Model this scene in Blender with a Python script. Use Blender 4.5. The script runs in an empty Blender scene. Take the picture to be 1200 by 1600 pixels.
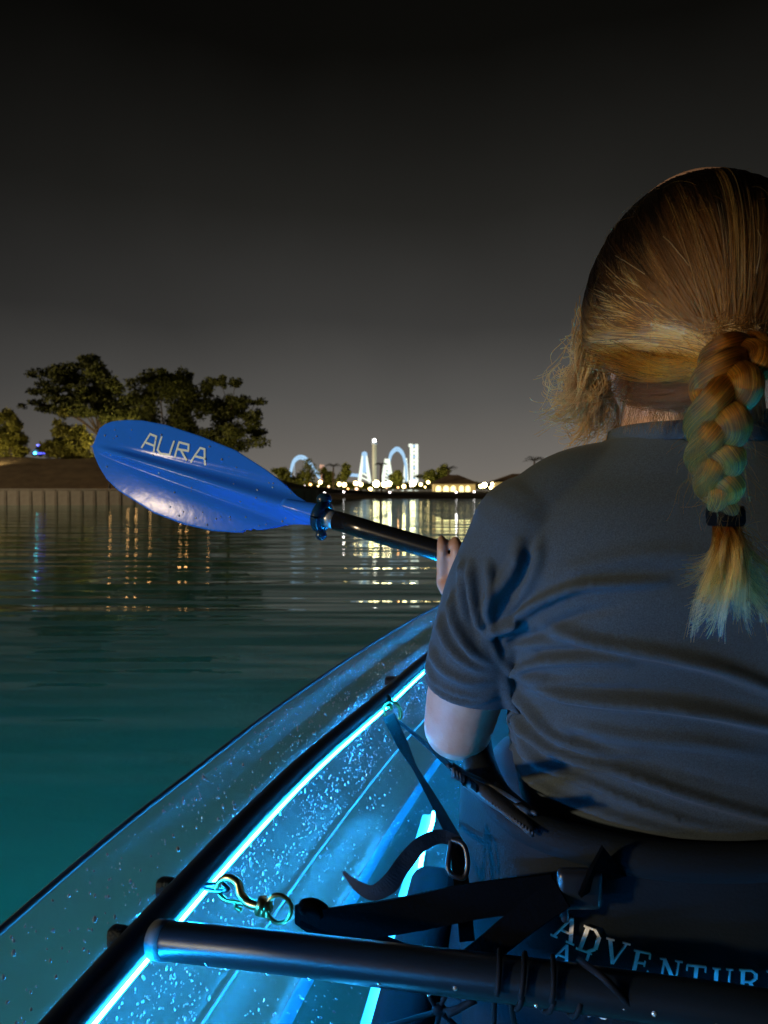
import bpy, math, random
import numpy as np
from mathutils import Vector, Matrix
random.seed(7); RNG = np.random.default_rng(7)
SC = bpy.context.scene; COL = SC.collection
rad = math.radians
# ------------------------------------------------------------------ camera, sky, sun, exposure
CAM_Z = 0.72
PITCH = math.atan(33/1200)
cd = bpy.data.cameras.new('camera'); cam = bpy.data.objects.new('camera', cd); COL.objects.link(cam)
cam.location = (0, 0, CAM_Z); cam.rotation_euler = (math.pi/2-PITCH, 0, 0)
cd.sensor_fit = 'VERTICAL'; cd.sensor_height = 36; cd.lens = 27
cd.clip_start = 0.02; cd.clip_end = 6000
cd.dof.use_dof = True; cd.dof.focus_distance = 0.68; cd.dof.aperture_fstop = 15
SC.camera = cam
W = bpy.data.worlds.new('World'); SC.world = W; W.use_nodes = True
nt = W.node_tree; nt.nodes.clear()
def N(nt, t, **k):
    n = nt.nodes.new(t)
    for a, b in k.items():
        if a.startswith('i_'):
            key = a[2:]
            n.inputs[int(key) if key.isdigit() else key.replace('_', ' ')].default_value = b
        else: setattr(n, a, b)
    return n
def ramp(nt, fac, stops, interp='LINEAR'):
    r = nt.nodes.new('ShaderNodeValToRGB'); r.color_ramp.interpolation = interp
    e = r.color_ramp.elements
    while len(e) < len(stops): e.new(0.5)
    for el, (p, c) in zip(e, stops):
        el.position = p; el.color = (c[0], c[1], c[2], 1) if hasattr(c, '__len__') else (c, c, c, 1)
    if fac is not None: nt.links.new(fac, r.inputs[0])
    return r
tc = N(nt, 'ShaderNodeTexCoord'); sep = N(nt, 'ShaderNodeSeparateXYZ'); nt.links.new(tc.outputs['Generated'], sep.inputs[0])
# night overcast lit from below by the town: grey-brown at the horizon, nearly black overhead
az = N(nt, 'ShaderNodeVectorMath', operation='ABSOLUTE'); nt.links.new(tc.outputs['Generated'], az.inputs[0])
sepa = N(nt, 'ShaderNodeSeparateXYZ'); nt.links.new(az.outputs[0], sepa.inputs[0])
nz = N(nt, 'ShaderNodeTexNoise', i_Scale=1.6, i_Detail=4, i_Roughness=.5); nt.links.new(tc.outputs['Generated'], nz.inputs[0])
m1 = N(nt, 'ShaderNodeMath', operation='MULTIPLY_ADD', i_1=.17, i_2=-.085); nt.links.new(nz.outputs[0], m1.inputs[0])
m2 = N(nt, 'ShaderNodeMath', operation='ADD'); nt.links.new(sepa.outputs[2], m2.inputs[0]); nt.links.new(m1.outputs[0], m2.inputs[1])
rs = ramp(nt, m2.outputs[0], [(0, (.165, .142, .112)), (.035, (.132, .121, .108)), (.12, (.078, .075, .070)), (.22, (.037, .036, .034)), (.36, (.0165, .016, .0142)), (.52, (.0042, .0040, .0033)), (1, (.0012, .0012, .001))])
# the glow is widest towards the lit park
dp = N(nt, 'ShaderNodeVectorMath', operation='DOT_PRODUCT'); dp.inputs[1].default_value = (.12, .99, 0); nt.links.new(tc.outputs['Generated'], dp.inputs[0])
mg = N(nt, 'ShaderNodeMapRange'); mg.inputs['From Min'].default_value = .72; mg.inputs['From Max'].default_value = 1; mg.inputs['To Min'].default_value = .42; mg.inputs['To Max'].default_value = 1.25
nt.links.new(dp.outputs['Value'], mg.inputs[0])
sc_ = N(nt, 'ShaderNodeVectorMath', operation='SCALE'); nt.links.new(rs.outputs[0], sc_.inputs[0]); nt.links.new(mg.outputs[0], sc_.inputs['Scale'])
bg = N(nt, 'ShaderNodeBackground'); nt.links.new(sc_.outputs[0], bg.inputs[0])
sky = N(nt, 'ShaderNodeTexSky', sky_type='NISHITA', sun_disc=False)
SUN_EL, SUN_AZ = rad(4.5), rad(245)     # low town light from behind left
sky.sun_elevation = rad(-6); sky.sun_rotation = SUN_AZ
bg2 = N(nt, 'ShaderNodeBackground', i_Strength=.01); nt.links.new(sky.outputs[0], bg2.inputs[0])
ad = N(nt, 'ShaderNodeAddShader'); nt.links.new(bg.outputs[0], ad.inputs[0]); nt.links.new(bg2.outputs[0], ad.inputs[1])
wo = N(nt, 'ShaderNodeOutputWorld'); nt.links.new(ad.outputs[0], wo.inputs[0])
sl = bpy.data.lights.new('sun', 'SUN'); sl.energy = 2.15; sl.angle = rad(4); sl.color = (1, .76, .48)
so = bpy.data.objects.new('sun', sl); COL.objects.link(so)
sd = Vector((math.sin(SUN_AZ)*math.cos(SUN_EL), math.cos(SUN_AZ)*math.cos(SUN_EL), math.sin(SUN_EL)))
so.rotation_euler = sd.to_track_quat('Z', 'Y').to_euler(); so.location = (-5, -8, 6)
vs = SC.view_settings; vs.view_transform = 'Standard'; vs.look = 'None'; vs.exposure = 0; vs.gamma = 1; vs.use_curve_mapping = False
cy = SC.cycles; cy.use_denoising = True; cy.max_bounces = 8; cy.transparent_max_bounces = 24; cy.caustics_refractive = True; cy.caustics_reflective = False
cy.sample_clamp_indirect = 6; cy.transmission_bounces = 8; cy.glossy_bounces = 4; cy.diffuse_bounces = 3
# ------------------------------------------------------------------ helpers
def D(u, v):
    a = (u-600)/1200; b = (800-v)/1200
    return np.array([a, b*math.sin(PITCH)+math.cos(PITCH), b*math.cos(PITCH)-math.sin(PITCH)])
def P(u, v, y):
    d = D(u, v); return np.array([0, 0, CAM_Z])+d*(y/d[1])
def PZ(u, v, z):
    d = D(u, v); return np.array([0, 0, CAM_Z])+d*((z-CAM_Z)/d[2])
ROOT = {}
def tag(o, label=None, cat=None, group=None, kind=None):
    if label: o['label'] = label
    if cat: o['category'] = cat
    if group: o['group'] = group
    if kind: o['kind'] = kind
    return o
def thing(name, loc, label, cat, group=None):
    o = bpy.data.objects.new(name, None); COL.objects.link(o); o.location = loc; o.empty_display_size = .1
    ROOT[o.name] = np.array(loc, float); return tag(o, label, cat, group)
def mk(name, V, F, mat, parent=None, smooth=True, base=None):
    V = np.asarray(V, float).reshape(-1, 3)
    if parent is not None: off = ROOT[parent.name]
    elif base is not None: off = np.array(base, float)
    else: off = np.zeros(3)
    me = bpy.data.meshes.new(name); me.from_pydata((V-off).tolist(), [], [tuple(int(i) for i in f) for f in F])
    if smooth: me.polygons.foreach_set('use_smooth', [True]*len(me.polygons))
    me.update()
    for m in (mat if isinstance(mat, (list, tuple)) else [mat]): me.materials.append(m)
    o = bpy.data.objects.new(name, me); COL.objects.link(o); ROOT[o.name] = off
    if parent is not None: o.parent = parent
    else: o.location = off
    return o
class MB:
    def __init__(s): s.V = []; s.F = []; s.n = 0
    def add(s, V, F):
        V = np.asarray(V, float).reshape(-1, 3); s.V.append(V); s.F += [tuple(i+s.n for i in f) for f in F]; s.n += len(V); return s
    def out(s, name, mat, parent=None, smooth=True, base=None): return mk(name, np.vstack(s.V), s.F, mat, parent, smooth, base)
def smooth_path(pts, n):
    p = np.asarray(pts, float); k = len(p)
    if k == 2: return p[0]+(p[1]-p[0])*np.linspace(0, 1, n)[:, None]
    d = np.r_[0, np.cumsum(np.linalg.norm(np.diff(p[:, :3], axis=0), axis=1))]; d /= d[-1]
    m = np.gradient(p, d, axis=0); t = np.linspace(0, 1, n); i = np.clip(np.searchsorted(d, t)-1, 0, k-2)
    h = d[i+1]-d[i]; x = ((t-d[i])/h)[:, None]; h = h[:, None]
    return (2*x**3-3*x**2+1)*p[i]+(x**3-2*x**2+x)*h*m[i]+(-2*x**3+3*x**2)*p[i+1]+(x**3-x**2)*h*m[i+1]
def frames(p, up=(0, 0, 1)):
    t = np.gradient(p, axis=0); t /= np.linalg.norm(t, axis=1)[:, None]+1e-12
    a = np.zeros_like(p); v = np.array(up, float)
    if abs(v@t[0]) > .95: v = np.array([1, .1, 0.])
    for i in range(len(p)):
        v = v-t[i]*(v@t[i]); v /= np.linalg.norm(v); a[i] = v
    return t, a, np.cross(t, a)
def tube(p, r, seg=12, caps=True, ea=1.0, eb=1.0, round_ends=False):
    p = np.asarray(p, float); n = len(p); r = np.broadcast_to(np.asarray(r, float), (n,)).copy()
    if round_ends:
        t0 = p[0]-p[1]; t0 /= np.linalg.norm(t0); t1 = p[-1]-p[-2]; t1 /= np.linalg.norm(t1); A = [];B = [];ra = [];rb = []
        for k in range(1, 5):
            th = k*math.pi/2/4.3; A.insert(0, p[0]+t0*r[0]*math.sin(th)); ra.insert(0, r[0]*math.cos(th)); B.append(p[-1]+t1*r[-1]*math.sin(th)); rb.append(r[-1]*math.cos(th))
        p = np.vstack([A, p, B]); r = np.r_[ra, r, rb]; n = len(p)
    t, a, b = frames(p)
    th = np.linspace(0, 2*math.pi, seg, endpoint=False)
    V = p[:, None, :]+r[:, None, None]*(ea*np.cos(th)[None, :, None]*a[:, None, :]+eb*np.sin(th)[None, :, None]*b[:, None, :])
    V = V.reshape(-1, 3); F = []
    for i in range(n-1):
        for j in range(seg):
            k = (j+1) % seg; F.append((i*seg+j, i*seg+k, (i+1)*seg+k, (i+1)*seg+j))
    if caps: F.append(tuple(range(seg))[::-1]); F.append(tuple((n-1)*seg+j for j in range(seg)))
    return V, F
def box(c, s, rz=0):
    c = np.array(c, float); x, y, z = np.array(s, float)/2
    V = np.array([[i, j, k] for k in (-z, z) for j in (-y, y) for i in (-x, x)])
    R = np.array([[math.cos(rz), -math.sin(rz), 0], [math.sin(rz), math.cos(rz), 0], [0, 0, 1]])
    return V@R.T+c, [(0, 2, 3, 1), (4, 5, 7, 6), (0, 1, 5, 4), (2, 6, 7, 3), (0, 4, 6, 2), (1, 3, 7, 5)]
def ball(c, r, nu=12, nv=8):
    c = np.array(c, float); r = np.broadcast_to(np.array(r, float), (3,)); V = [c+r*[0, 0, 1]]
    for i in range(1, nv):
        a = math.pi*i/nv
        for j in range(nu):
            b = 2*math.pi*j/nu; V.append(c+r*[math.sin(a)*math.cos(b), math.sin(a)*math.sin(b), math.cos(a)])
    V.append(c-r*[0, 0, 1]); F = []
    for j in range(nu):
        k = (j+1) % nu; F.append((0, 1+j, 1+k)); F.append((len(V)-1, 1+(nv-2)*nu+k, 1+(nv-2)*nu+j))
        for i in range(nv-2): F.append((1+i*nu+j, 1+(i+1)*nu+j, 1+(i+1)*nu+k, 1+i*nu+k))
    return np.array(V), F
def grid(fn, nu, nv):
    V = [fn(i/(nu-1), j/(nv-1)) for i in range(nu) for j in range(nv)]
    F = [(i*nv+j, (i+1)*nv+j, (i+1)*nv+j+1, i*nv+j+1) for i in range(nu-1) for j in range(nv-1)]
    return V, F
def solid(o, t, off=0):
    m = o.modifiers.new('thickness', 'SOLIDIFY'); m.thickness = t; m.offset = off; return o
def ribbon(p, w, side, th=.0012):
    """flat webbing: p path, w widths, side = width direction per point; closed thin box section"""
    p = np.asarray(p, float); n = len(p); w = np.broadcast_to(np.asarray(w, float), (n,)); side = np.broadcast_to(np.asarray(side, float), (n, 3))
    t = np.gradient(p, axis=0); t /= np.linalg.norm(t, axis=1)[:, None]
    s = side-t*np.sum(side*t, axis=1)[:, None]; s /= np.linalg.norm(s, axis=1)[:, None]; nn = np.cross(t, s)
    V = np.stack([p-s*w[:, None]/2-nn*th/2, p+s*w[:, None]/2-nn*th/2, p+s*w[:, None]/2+nn*th/2, p-s*w[:, None]/2+nn*th/2], 1).reshape(-1, 3); F = []
    for i in range(n-1):
        for j in range(4): k = (j+1) % 4; F.append((i*4+j, i*4+k, i*4+4+k, i*4+4+j))
    F += [(3, 2, 1, 0), tuple(4*n-4+j for j in range(4))]
    return V, F
def copy_tree(o, parent=None):
    c = o.copy(); COL.objects.link(c); c.parent = parent
    for ch in [x for x in bpy.data.objects if x.parent == o]: copy_tree(ch, c)
    return c
# ------------------------------------------------------------------ materials
def mat(name, col=(.5, .5, .5), rough=.5, metal=0, spec=.5, em=None, es=0, noise=None, bump=None, coat=0, alpha=None):
    m = bpy.data.materials.new(name); m.use_nodes = True; t = m.node_tree; b = t.nodes['Principled BSDF']
    b.inputs['Base Color'].default_value = (*col, 1); b.inputs['Roughness'].default_value = rough
    b.inputs['Metallic'].default_value = metal; b.inputs['Specular IOR Level'].default_value = spec; b.inputs['Coat Weight'].default_value = coat
    if em: b.inputs['Emission Color'].default_value = (*em, 1); b.inputs['Emission Strength'].default_value = es
    tc = N(t, 'ShaderNodeTexCoord')
    if noise:   # (scale, darker colour, detail)
        n = N(t, 'ShaderNodeTexNoise', i_Scale=noise[0], i_Detail=6, i_Roughness=.6); t.links.new(tc.outputs['Object'], n.inputs[0])
        r = ramp(t, n.outputs[0], [(.3, noise[1]), (.7, col)]); t.links.new(r.outputs[0], b.inputs['Base Color'])
    if bump:
        n = N(t, 'ShaderNodeTexNoise', i_Scale=bump[0], i_Detail=5); t.links.new(tc.outputs['Object'], n.inputs[0])
        q = N(t, 'ShaderNodeBump', i_Strength=bump[1], i_Distance=bump[2]); t.links.new(n.outputs[0], q.inputs['Height']); t.links.new(q.outputs[0], b.inputs['Normal'])
    return m
def glow(name, col, s):
    m = bpy.data.materials.new(name); m.use_nodes = True; t = m.node_tree; t.nodes.clear()
    e = N(t, 'ShaderNodeEmission', i_Strength=s); e.inputs[0].default_value = (*col, 1)
    o = N(t, 'ShaderNodeOutputMaterial'); t.links.new(e.outputs[0], o.inputs[0]); return m

# ================================================================== SETTING
# local frame of the kayak
O2 = np.array([.27, .70]); HD = rad(10); KF = np.array([math.sin(HD), math.cos(HD)]); KR = np.array([math.cos(HD), -math.sin(HD)])
def K(s, t, z):
    p = O2+KF*s+KR*t; return np.array([p[0], p[1], z])
_s = [-1.75, -1.6, -1.3, -.8, -.22, -.06, .074, .274, .718, 1.106, 1.5, 1.9, 2.25, 2.45, 2.55]
_t = [.015, .13, .30, .43, .479, .475, .47, .457, .401, .352, .280, .190, .095, .04, .012]
_sr = [-1.85, -1.65, -1.3, -.8, -.21, .0, .122, .33, .607, 1.018, 1.478, 1.9, 2.3, 2.55, 2.68]
_tr = [.015, .17, .35, .49, .538, .538, .532, .522, .499, .454, .384, .295, .17, .07, .012]
def cub(xs, ys):
    xs = np.array(xs); ys = np.array(ys); m = np.gradient(ys, xs)
    def f(x):
        x = min(max(x, xs[0]), xs[-1]); i = min(max(int(np.searchsorted(xs, x))-1, 0), len(xs)-2); h = xs[i+1]-xs[i]; q = (x-xs[i])/h
        return (2*q**3-3*q**2+1)*ys[i]+(q**3-2*q**2+q)*h*m[i]+(-2*q**3+3*q**2)*ys[i+1]+(q**3-q**2)*h*m[i+1]
    return f
w_tube = cub(_s, _t); w_rim = cub(_sr, _tr)
S0, S1 = -1.84, 2.67
# ---- lake bed
bedm = mat('silt', (.10, .42, .36), .9, noise=(.6, (.07, .32, .28)), bump=(2.5, .6, .05))
def bed_fn(a, b):
    th = 2*math.pi*a; r = 60*b**2.2
    return (O2[0]+r*math.cos(th), O2[1]+r*math.sin(th), -2.0-.1*math.sin(r*.7+th*3)*min(r, 1))
V, F = grid(bed_fn, 49, 40); tag(mk('lake_bed', V, F, bedm), kind='structure')
# ---- water: a sheet with the footprint of the hull left open
wm = bpy.data.materials.new('lake_water'); wm.use_nodes = True; t = wm.node_tree; t.nodes.clear()
tcw = N(t, 'ShaderNodeTexCoord')
def wave(sx, sy, det, amp, prev, rot=0, dist=0):
    mp = N(t, 'ShaderNodeMapping'); mp.inputs['Scale'].default_value = (sx, sy, 1); mp.inputs['Rotation'].default_value = (0, 0, rot); t.links.new(tcw.outputs['Object'], mp.inputs[0])
    n = N(t, 'ShaderNodeTexNoise', i_Scale=1, i_Detail=det, i_Roughness=.45, i_Distortion=dist); t.links.new(mp.outputs[0], n.inputs[0])
    b = N(t, 'ShaderNodeBump', i_Strength=1, i_Distance=amp); t.links.new(n.outputs[0], b.inputs['Height'])
    if prev: t.links.new(prev.outputs[0], b.inputs['Normal'])
    return b
b1 = wave(.22, 1.6, 1, .030, None, .03, .3)
b2 = wave(.5, 3.4, 1, .013, b1, -.05, .2)
b3 = wave(1.2, 9, 0, .0035, b2, .12)
gl = N(t, 'ShaderNodeBsdfGlass', i_IOR=1.333, i_Roughness=.0); gl.inputs['Color'].default_value = (.86, .97, .95, 1); t.links.new(b3.outputs[0], gl.inputs['Normal'])
om = N(t, 'ShaderNodeOutputMaterial'); t.links.new(gl.outputs[0], om.inputs[0])
def hull_half(s): return w_rim(s)*.90-.004     # half width where the hull meets the water
outl = [K(s, -hull_half(s), 0) for s in np.linspace(S0, S1, 70)]+[K(s, hull_half(s), 0) for s in np.linspace(S1, S0, 70)]
outl = np.array(outl); cc = K(.4, 0, 0); rings = [outl]; nR = 46
for k in range(1, nR):
    q = (k/(nR-1)); R = 2.8*(900/2.8)**q if q > 0 else 1
    dirs = outl-cc; nrm = dirs/(np.linalg.norm(dirs, axis=1)[:, None]+1e-9)
    bl = min(1, k/8); rr = np.linalg.norm(dirs, axis=1)[:, None]
    rings.append(cc+nrm*((1-bl)*(rr+.35*k)+bl*max(R, 4)))
V = np.vstack(rings); n = len(outl)
V[:, 2] = 0
F = [(i*n+j, (i+1)*n+j, (i+1)*n+(j+1) % n, i*n+(j+1) % n) for i in range(nR-1) for j in range(n)]
water = mk('lake_water', V, F, wm); tag(water, kind='structure')
# make normals point up
me = water.data
if me.polygons[0].normal.z < 0: me.flip_normals()

# ---- ground of the banks
grassm = mat('night_grass', (.24, .17, .09), .95, noise=(1.4, (.13, .09, .05)), bump=(30, .8, .05))
earthm = mat('far_bank_earth', (.06, .045, .03), .95, noise=(.3, (.03, .024, .018)))
wall_px = [(-420, 789.2), (-150, 789.2), (0, 789.15), (140, 789.0), (260, 788.6), (380, 787.8), (490, 786.6)]
wl = np.array([PZ(u, v, 0) for u, v in wall_px])            # foot of the sea wall on the water
wl = np.vstack([wl, wl[-1]+[1.2, 14, 0], wl[-1]+[3, 60, 0]])
def bank_fn(a, b):
    p = smooth_path(wl, 60)[int(round(a*59))]
    q = p+np.array([-.18, 1, 0])*(.35+b*60)+np.array([0, 0, 0])
    hmax = np.interp(a, [0, .2, .28, .34, .4, 1], [2.95, 2.7, 1.9, 1.05, .82, .7])
    z = .70+(hmax-.70)*min(1, b*9)**.8 - (.9 if b > .5 else 0)*(b-.5)
    z += .08*math.sin(p[0]*1.3+b*30)*min(1, b*8)
    return (q[0], q[1], z)
V, F = grid(bank_fn, 60, 30); tag(mk('grass_bank', V, F, grassm), kind='structure')
conc = mat('sea_wall_concrete', (.45, .41, .34), .85, noise=(3, (.34, .30, .25)))
concd = mat('sea_wall_pile', (.34, .30, .25), .9, noise=(4, (.24, .21, .17)))
wallt = thing('sea_wall', tuple(wl[2]), 'pale concrete sea wall of upright panels holding the left grass bank', 'wall')
path = smooth_path(wl[:7], 400); dl = np.r_[0, np.cumsum(np.linalg.norm(np.diff(path, axis=0), axis=1))]
L = dl[-1]; npan = int(L/.62); first = None; fpile = None
def at_len(l): return np.array([np.interp(l, dl, path[:, i]) for i in range(3)])
def unit_part(name, m, size, prev, pos, rz, parent):
    if prev is None:
        V, F = box((0, 0, 0), size); me = bpy.data.meshes.new(name); me.from_pydata([tuple(v) for v in V], [], F); me.materials.append(m)
    else: me = prev.data
    o = bpy.data.objects.new(name, me); COL.objects.link(o); o.parent = parent; o.location = Vector(pos)-Vector(ROOT[parent.name]); o.rotation_euler = (0, 0, rz); return o
for i in range(npan):
    p0, p1 = at_len(i*L/npan), at_len((i+1)*L/npan); c = (p0+p1)/2; rz = math.atan2(p1[1]-p0[1], p1[0]-p0[0])
    first_o = unit_part('panel', conc, (L/npan-.03, .12, 1.5), first, (c[0], c[1], .02-random.uniform(0, .02)), rz, wallt); first = first or first_o
    po = unit_part('pile', concd, (.13, .13, 1.45), fpile, (p0[0], p0[1]-.012, -.02), rz, wallt); fpile = fpile or po
capV, capF = [], None
cp = np.array([at_len(l) for l in np.linspace(0, L, 60)]); cp[:, 2] = .80
V, F = ribbon(cp, .34, (0, 1, 0), .07); mk('coping', V, F, conc, wallt, False)
endp = wl[6]
V, F = box((endp[0]+.05, endp[1]+.9, .1), (.3, 2.2, 1.3)); mk('end_block', V, F, conc, wallt, False)
# far shore
fs = [(-60, 96), (-12, 78), (-4, 73), (6, 72), (16, 73), (30, 71), (60, 66), (120, 60)]
fsp = smooth_path(np.array([(x, y, 0) for x, y in fs]), 80)
def far_fn(a, b):
    p = fsp[int(round(a*79))]; z = [-.6, .12, .42, .55, .58, .6, .62, .64, .66, .7][int(round(b*9))]
    y = [0, .5, 2, 5, 12, 30, 80, 200, 500, 1500][int(round(b*9))]
    return (p[0]*(1+y/90), p[1]+y, z+.05*math.sin(p[0]*.8+b*7)*(b > 0))
V, F = grid(far_fn, 80, 10); tag(mk('far_bank', V, F, earthm), kind='structure')

# ================================================================== TREES
bark = mat('bark', (.09, .065, .04), .9, noise=(6, (.05, .035, .02)))
def leafmat(name, a, b):
    m = bpy.data.materials.new(name); m.use_nodes = True; t = m.node_tree; bs = t.nodes['Principled BSDF']
    g = N(t, 'ShaderNodeNewGeometry'); r = ramp(t, g.outputs['Random Per Island'], [(0, a), (1, b)]); t.links.new(r.outputs[0], bs.inputs['Base Color'])
    bs.inputs['Roughness'].default_value = .7; bs.inputs['Specular IOR Level'].default_value = .2; return m
leaf_dk = leafmat('leaves_dark', (.035, .045, .010), (.11, .12, .028)); leaf_lt = leafmat('leaves_light', (.10, .10, .02), (.26, .25, .05)); leaf_far = leafmat('leaves_far_lamplit', (.10, .13, .02), (.30, .32, .07))  # leaf_far: glow of the park lamps brightened into the leaf colour
LEAF = 4
def leaves(clumps, n, size):
    V = []; F = []
    n = n*LEAF; w = np.array([c[1][0]*c[1][2] for c in clumps]); w = w/w.sum()
    for ci, (c, r) in enumerate(clumps):
        for _ in range(int(n*w[ci])):
            d = RNG.normal(size=3); d /= np.linalg.norm(d); rr = RNG.uniform(.15, 1)**.5*RNG.uniform(.8, 1.18)
            p = np.array(c)+d*rr*np.array(r); a = RNG.normal(size=3); a /= np.linalg.norm(a); b = np.cross(a, RNG.normal(size=3)); b /= np.linalg.norm(b)
            s = size*RNG.uniform(.5, 1.3); k = len(V); V += [p-a*s, p-b*s*.45, p+a*s, p+b*s*.45]; F.append((k, k+1, k+2, k+3))
    return V, F
def tree(pxbase, dist, zb, blobs, n, size, lm, label, name='broadleaf_tree', cat='tree', group=None, r0=.16):
    """blobs: (u, v, ru, rv) in photo pixels measured at distance dist, turned into real clumps"""
    bx_ = (pxbase-600)/1200*dist; base = np.array([bx_, dist, zb]); T = thing(name, tuple(base), label, cat, group)
    cl = []; tips = []
    for (u, v, ru, rv) in blobs:
        dd = RNG.uniform(-1, 1)*ru/1200*dist*.8; c = P(u, v, dist+dd); tips.append(c)
        A, B = ru/1200*dist, rv/1200*dist
        for _ in range(12):
            o = RNG.normal(size=3)*[A*.5, A*.5, B*.6]; cl.append((c+o, (A*RNG.uniform(.35, .75), A*.5, B*RNG.uniform(.35, .85))))
    V, F = leaves(cl, n, size); mk('crown', V, F, lm, T, False)
    mb = MB(); top = np.mean(tips, axis=0); mid = base*.45+top*.55
    mb.add(*tube(smooth_path([base-[0, 0, .3], base*.7+mid*.3+[.1, 0, 0], mid], 8), np.linspace(r0, r0*.6, 8), 8))
    for c in tips: mb.add(*tube(smooth_path([mid*.8+base*.2, (mid+c)/2+RNG.normal(size=3)*.12, c], 6), np.linspace(r0*.5, r0*.12, 6), 6))
    for c, r in cl[::3]:
        q = tips[int(np.argmin([np.linalg.norm(c-t_) for t_ in tips]))]; mb.add(*tube(smooth_path([q, (q+c)/2+RNG.normal(size=3)*.05, c], 4), np.linspace(r0*.14, r0*.05, 4), 4))
    mb.out('trunk', bark, T); return T
tree(178, 50, 2.1, [(105, 585, 34, 14), (145, 572, 26, 12), (165, 600, 26, 16), (80, 612, 24, 8), (70, 636, 20, 6), (125, 640, 40, 14), (175, 640, 26, 18), (150, 612, 34, 14)], 5200, .13, leaf_dk, 'tall dark layered tree at the left, its flat branches reaching over the bank', group='trees on the left bank')
tree(262, 54, 1.7, [(220, 612, 24, 16), (250, 596, 20, 12), (285, 592, 18, 10), (240, 650, 40, 26), (290, 640, 30, 26), (300, 680, 36, 24), (235, 690, 40, 22)], 5600, .14, leaf_dk, 'dense round dark tree standing behind the top edge of the blue paddle blade', group='trees on the left bank')
tree(350, 52, 1.2, [(325, 605, 12, 8), (345, 598, 10, 6), (368, 598, 10, 8), (340, 635, 26, 20), (375, 630, 20, 14), (400, 628, 14, 4), (395, 655, 16, 10), (365, 675, 30, 18), (398, 676, 12, 8), (340, 690, 30, 16)], 3400, .13, leaf_dk, 'looser ragged tree at the right end of the dark group, twigs open to the sky', group='trees on the left bank', r0=.12)
tree(108, 47, 2.2, [(105, 670, 16, 12), (95, 695, 20, 16), (125, 690, 22, 20), (120, 715, 26, 10)], 2600, .11, leaf_lt, 'low pale bush lit yellow green under the tall layered tree', 'garden_bush', 'bush', 'lit bushes on the left bank', .05)
tree(14, 46, 2.4, [(8, 655, 12, 12), (22, 668, 10, 14), (12, 692, 24, 18), (28, 705, 12, 10)], 2400, .11, leaf_lt, 'yellow lit bush at the left edge of the picture', 'garden_bush', 'bush', 'lit bushes on the left bank', .05)
# ================================================================== LIT CAR ON THE BANK
T = thing('parked_car', tuple(P(72, 722, 48.5)), 'small car on top of the left bank lit blue with red tail lamp', 'car')
cb = P(74, 713, 48.5)
carm = mat('car_paint', (.25, .28, .5), .3, coat=.5); glassm = mat('car_glass', (.02, .02, .04), .1)
prof = [(-1.05, .12), (-1.0, .34), (-.7, .42), (-.45, .62), (.25, .64), (.6, .42), (.98, .36), (1.05, .12)]
V = [(cb[0]+x*.92, cb[1]+y, cb[2]+z) for y in (-.45, .45) for x, z in prof]; k = len(prof)
F = [tuple(range(k)), tuple(range(2*k-1, k-1, -1))]+[(i, k+i, k+(i+1) % k, (i+1) % k) for i in range(k)]
mk('body', V, F, carm, T, False)
for sx in (-.62, .62):
    for sy in (-.42, .42):
        V, F = tube([cb+[sx, sy-.05, .13], cb+[sx, sy+.05, .13]], .15, 14); mk('wheel', V, F, glassm, T)
V, F = box(cb+[-.08, -.452, .52], (.62, .02, .14)); mk('window', V, F, glassm, T, False)
V, F = box(cb+[-.15, -.1, .68], (.85, .2, .10)); mk('light_bar', V, F, glow('blue_beacon', (.16, .18, 1), 5), T, False)
V, F = box(cb+[-.25, -.47, .16], (.9, .03, .07)); mk('underglow', V, F, glow('blue_underglow', (.1, .12, 1), 3), T, False)
V, F = ball(cb+[-.55, -.5, .18], .09); mk('headlight', V, F, glow('cyan_lamp', (.1, .9, 1), 6), T)
V, F = ball(cb+[.50, -.5, .3], .13); mk('tail_light', V, F, glow('red_lamp', (1, .05, .03), 9), T)
# ================================================================== LAMPS
lm_w = glow('lamp_warm', (1, .76, .30), 13); lm_o = glow('lamp_orange', (1, .48, .16), 9); lm_k = glow('lamp_white', (1, .86, .85), 9); lm_b = glow('lamp_bright', (1, .84, .42), 34); lm_dim = glow('lamp_dim', (1, .62, .34), 5)
postm = mat('lamp_post_metal', (.04, .04, .045), .5, .6)
def lamp(u, v, dist, rp, m, label, group='lamps along the far shore'):
    c = P(u, v, dist); r = rp/1200*dist*.88; g = .62 if dist > 60 else .7
    g = min(g if dist > 60 else np.interp(u, [0, 140, 300, 490], [2.7, 2.5, 1.7, .8]) if dist > 42 else .82, c[2]-r)
    T = thing('street_lamp', (c[0], c[1], g-.05), label, 'lamp', group)
    V, F = ball(c, r, 12, 8); mk('globe', V, F, m, T)
    mb = MB(); mb.add(*tube([np.array([c[0], c[1], g-.05]), c-[0, 0, r*.8]], max(.04, r*.15), 6)); mb.add(*tube([np.array([c[0], c[1], g-.05]), np.array([c[0], c[1], g+.12])], max(.07, r*.3), 6)); mb.out('post', postm, T)
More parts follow.
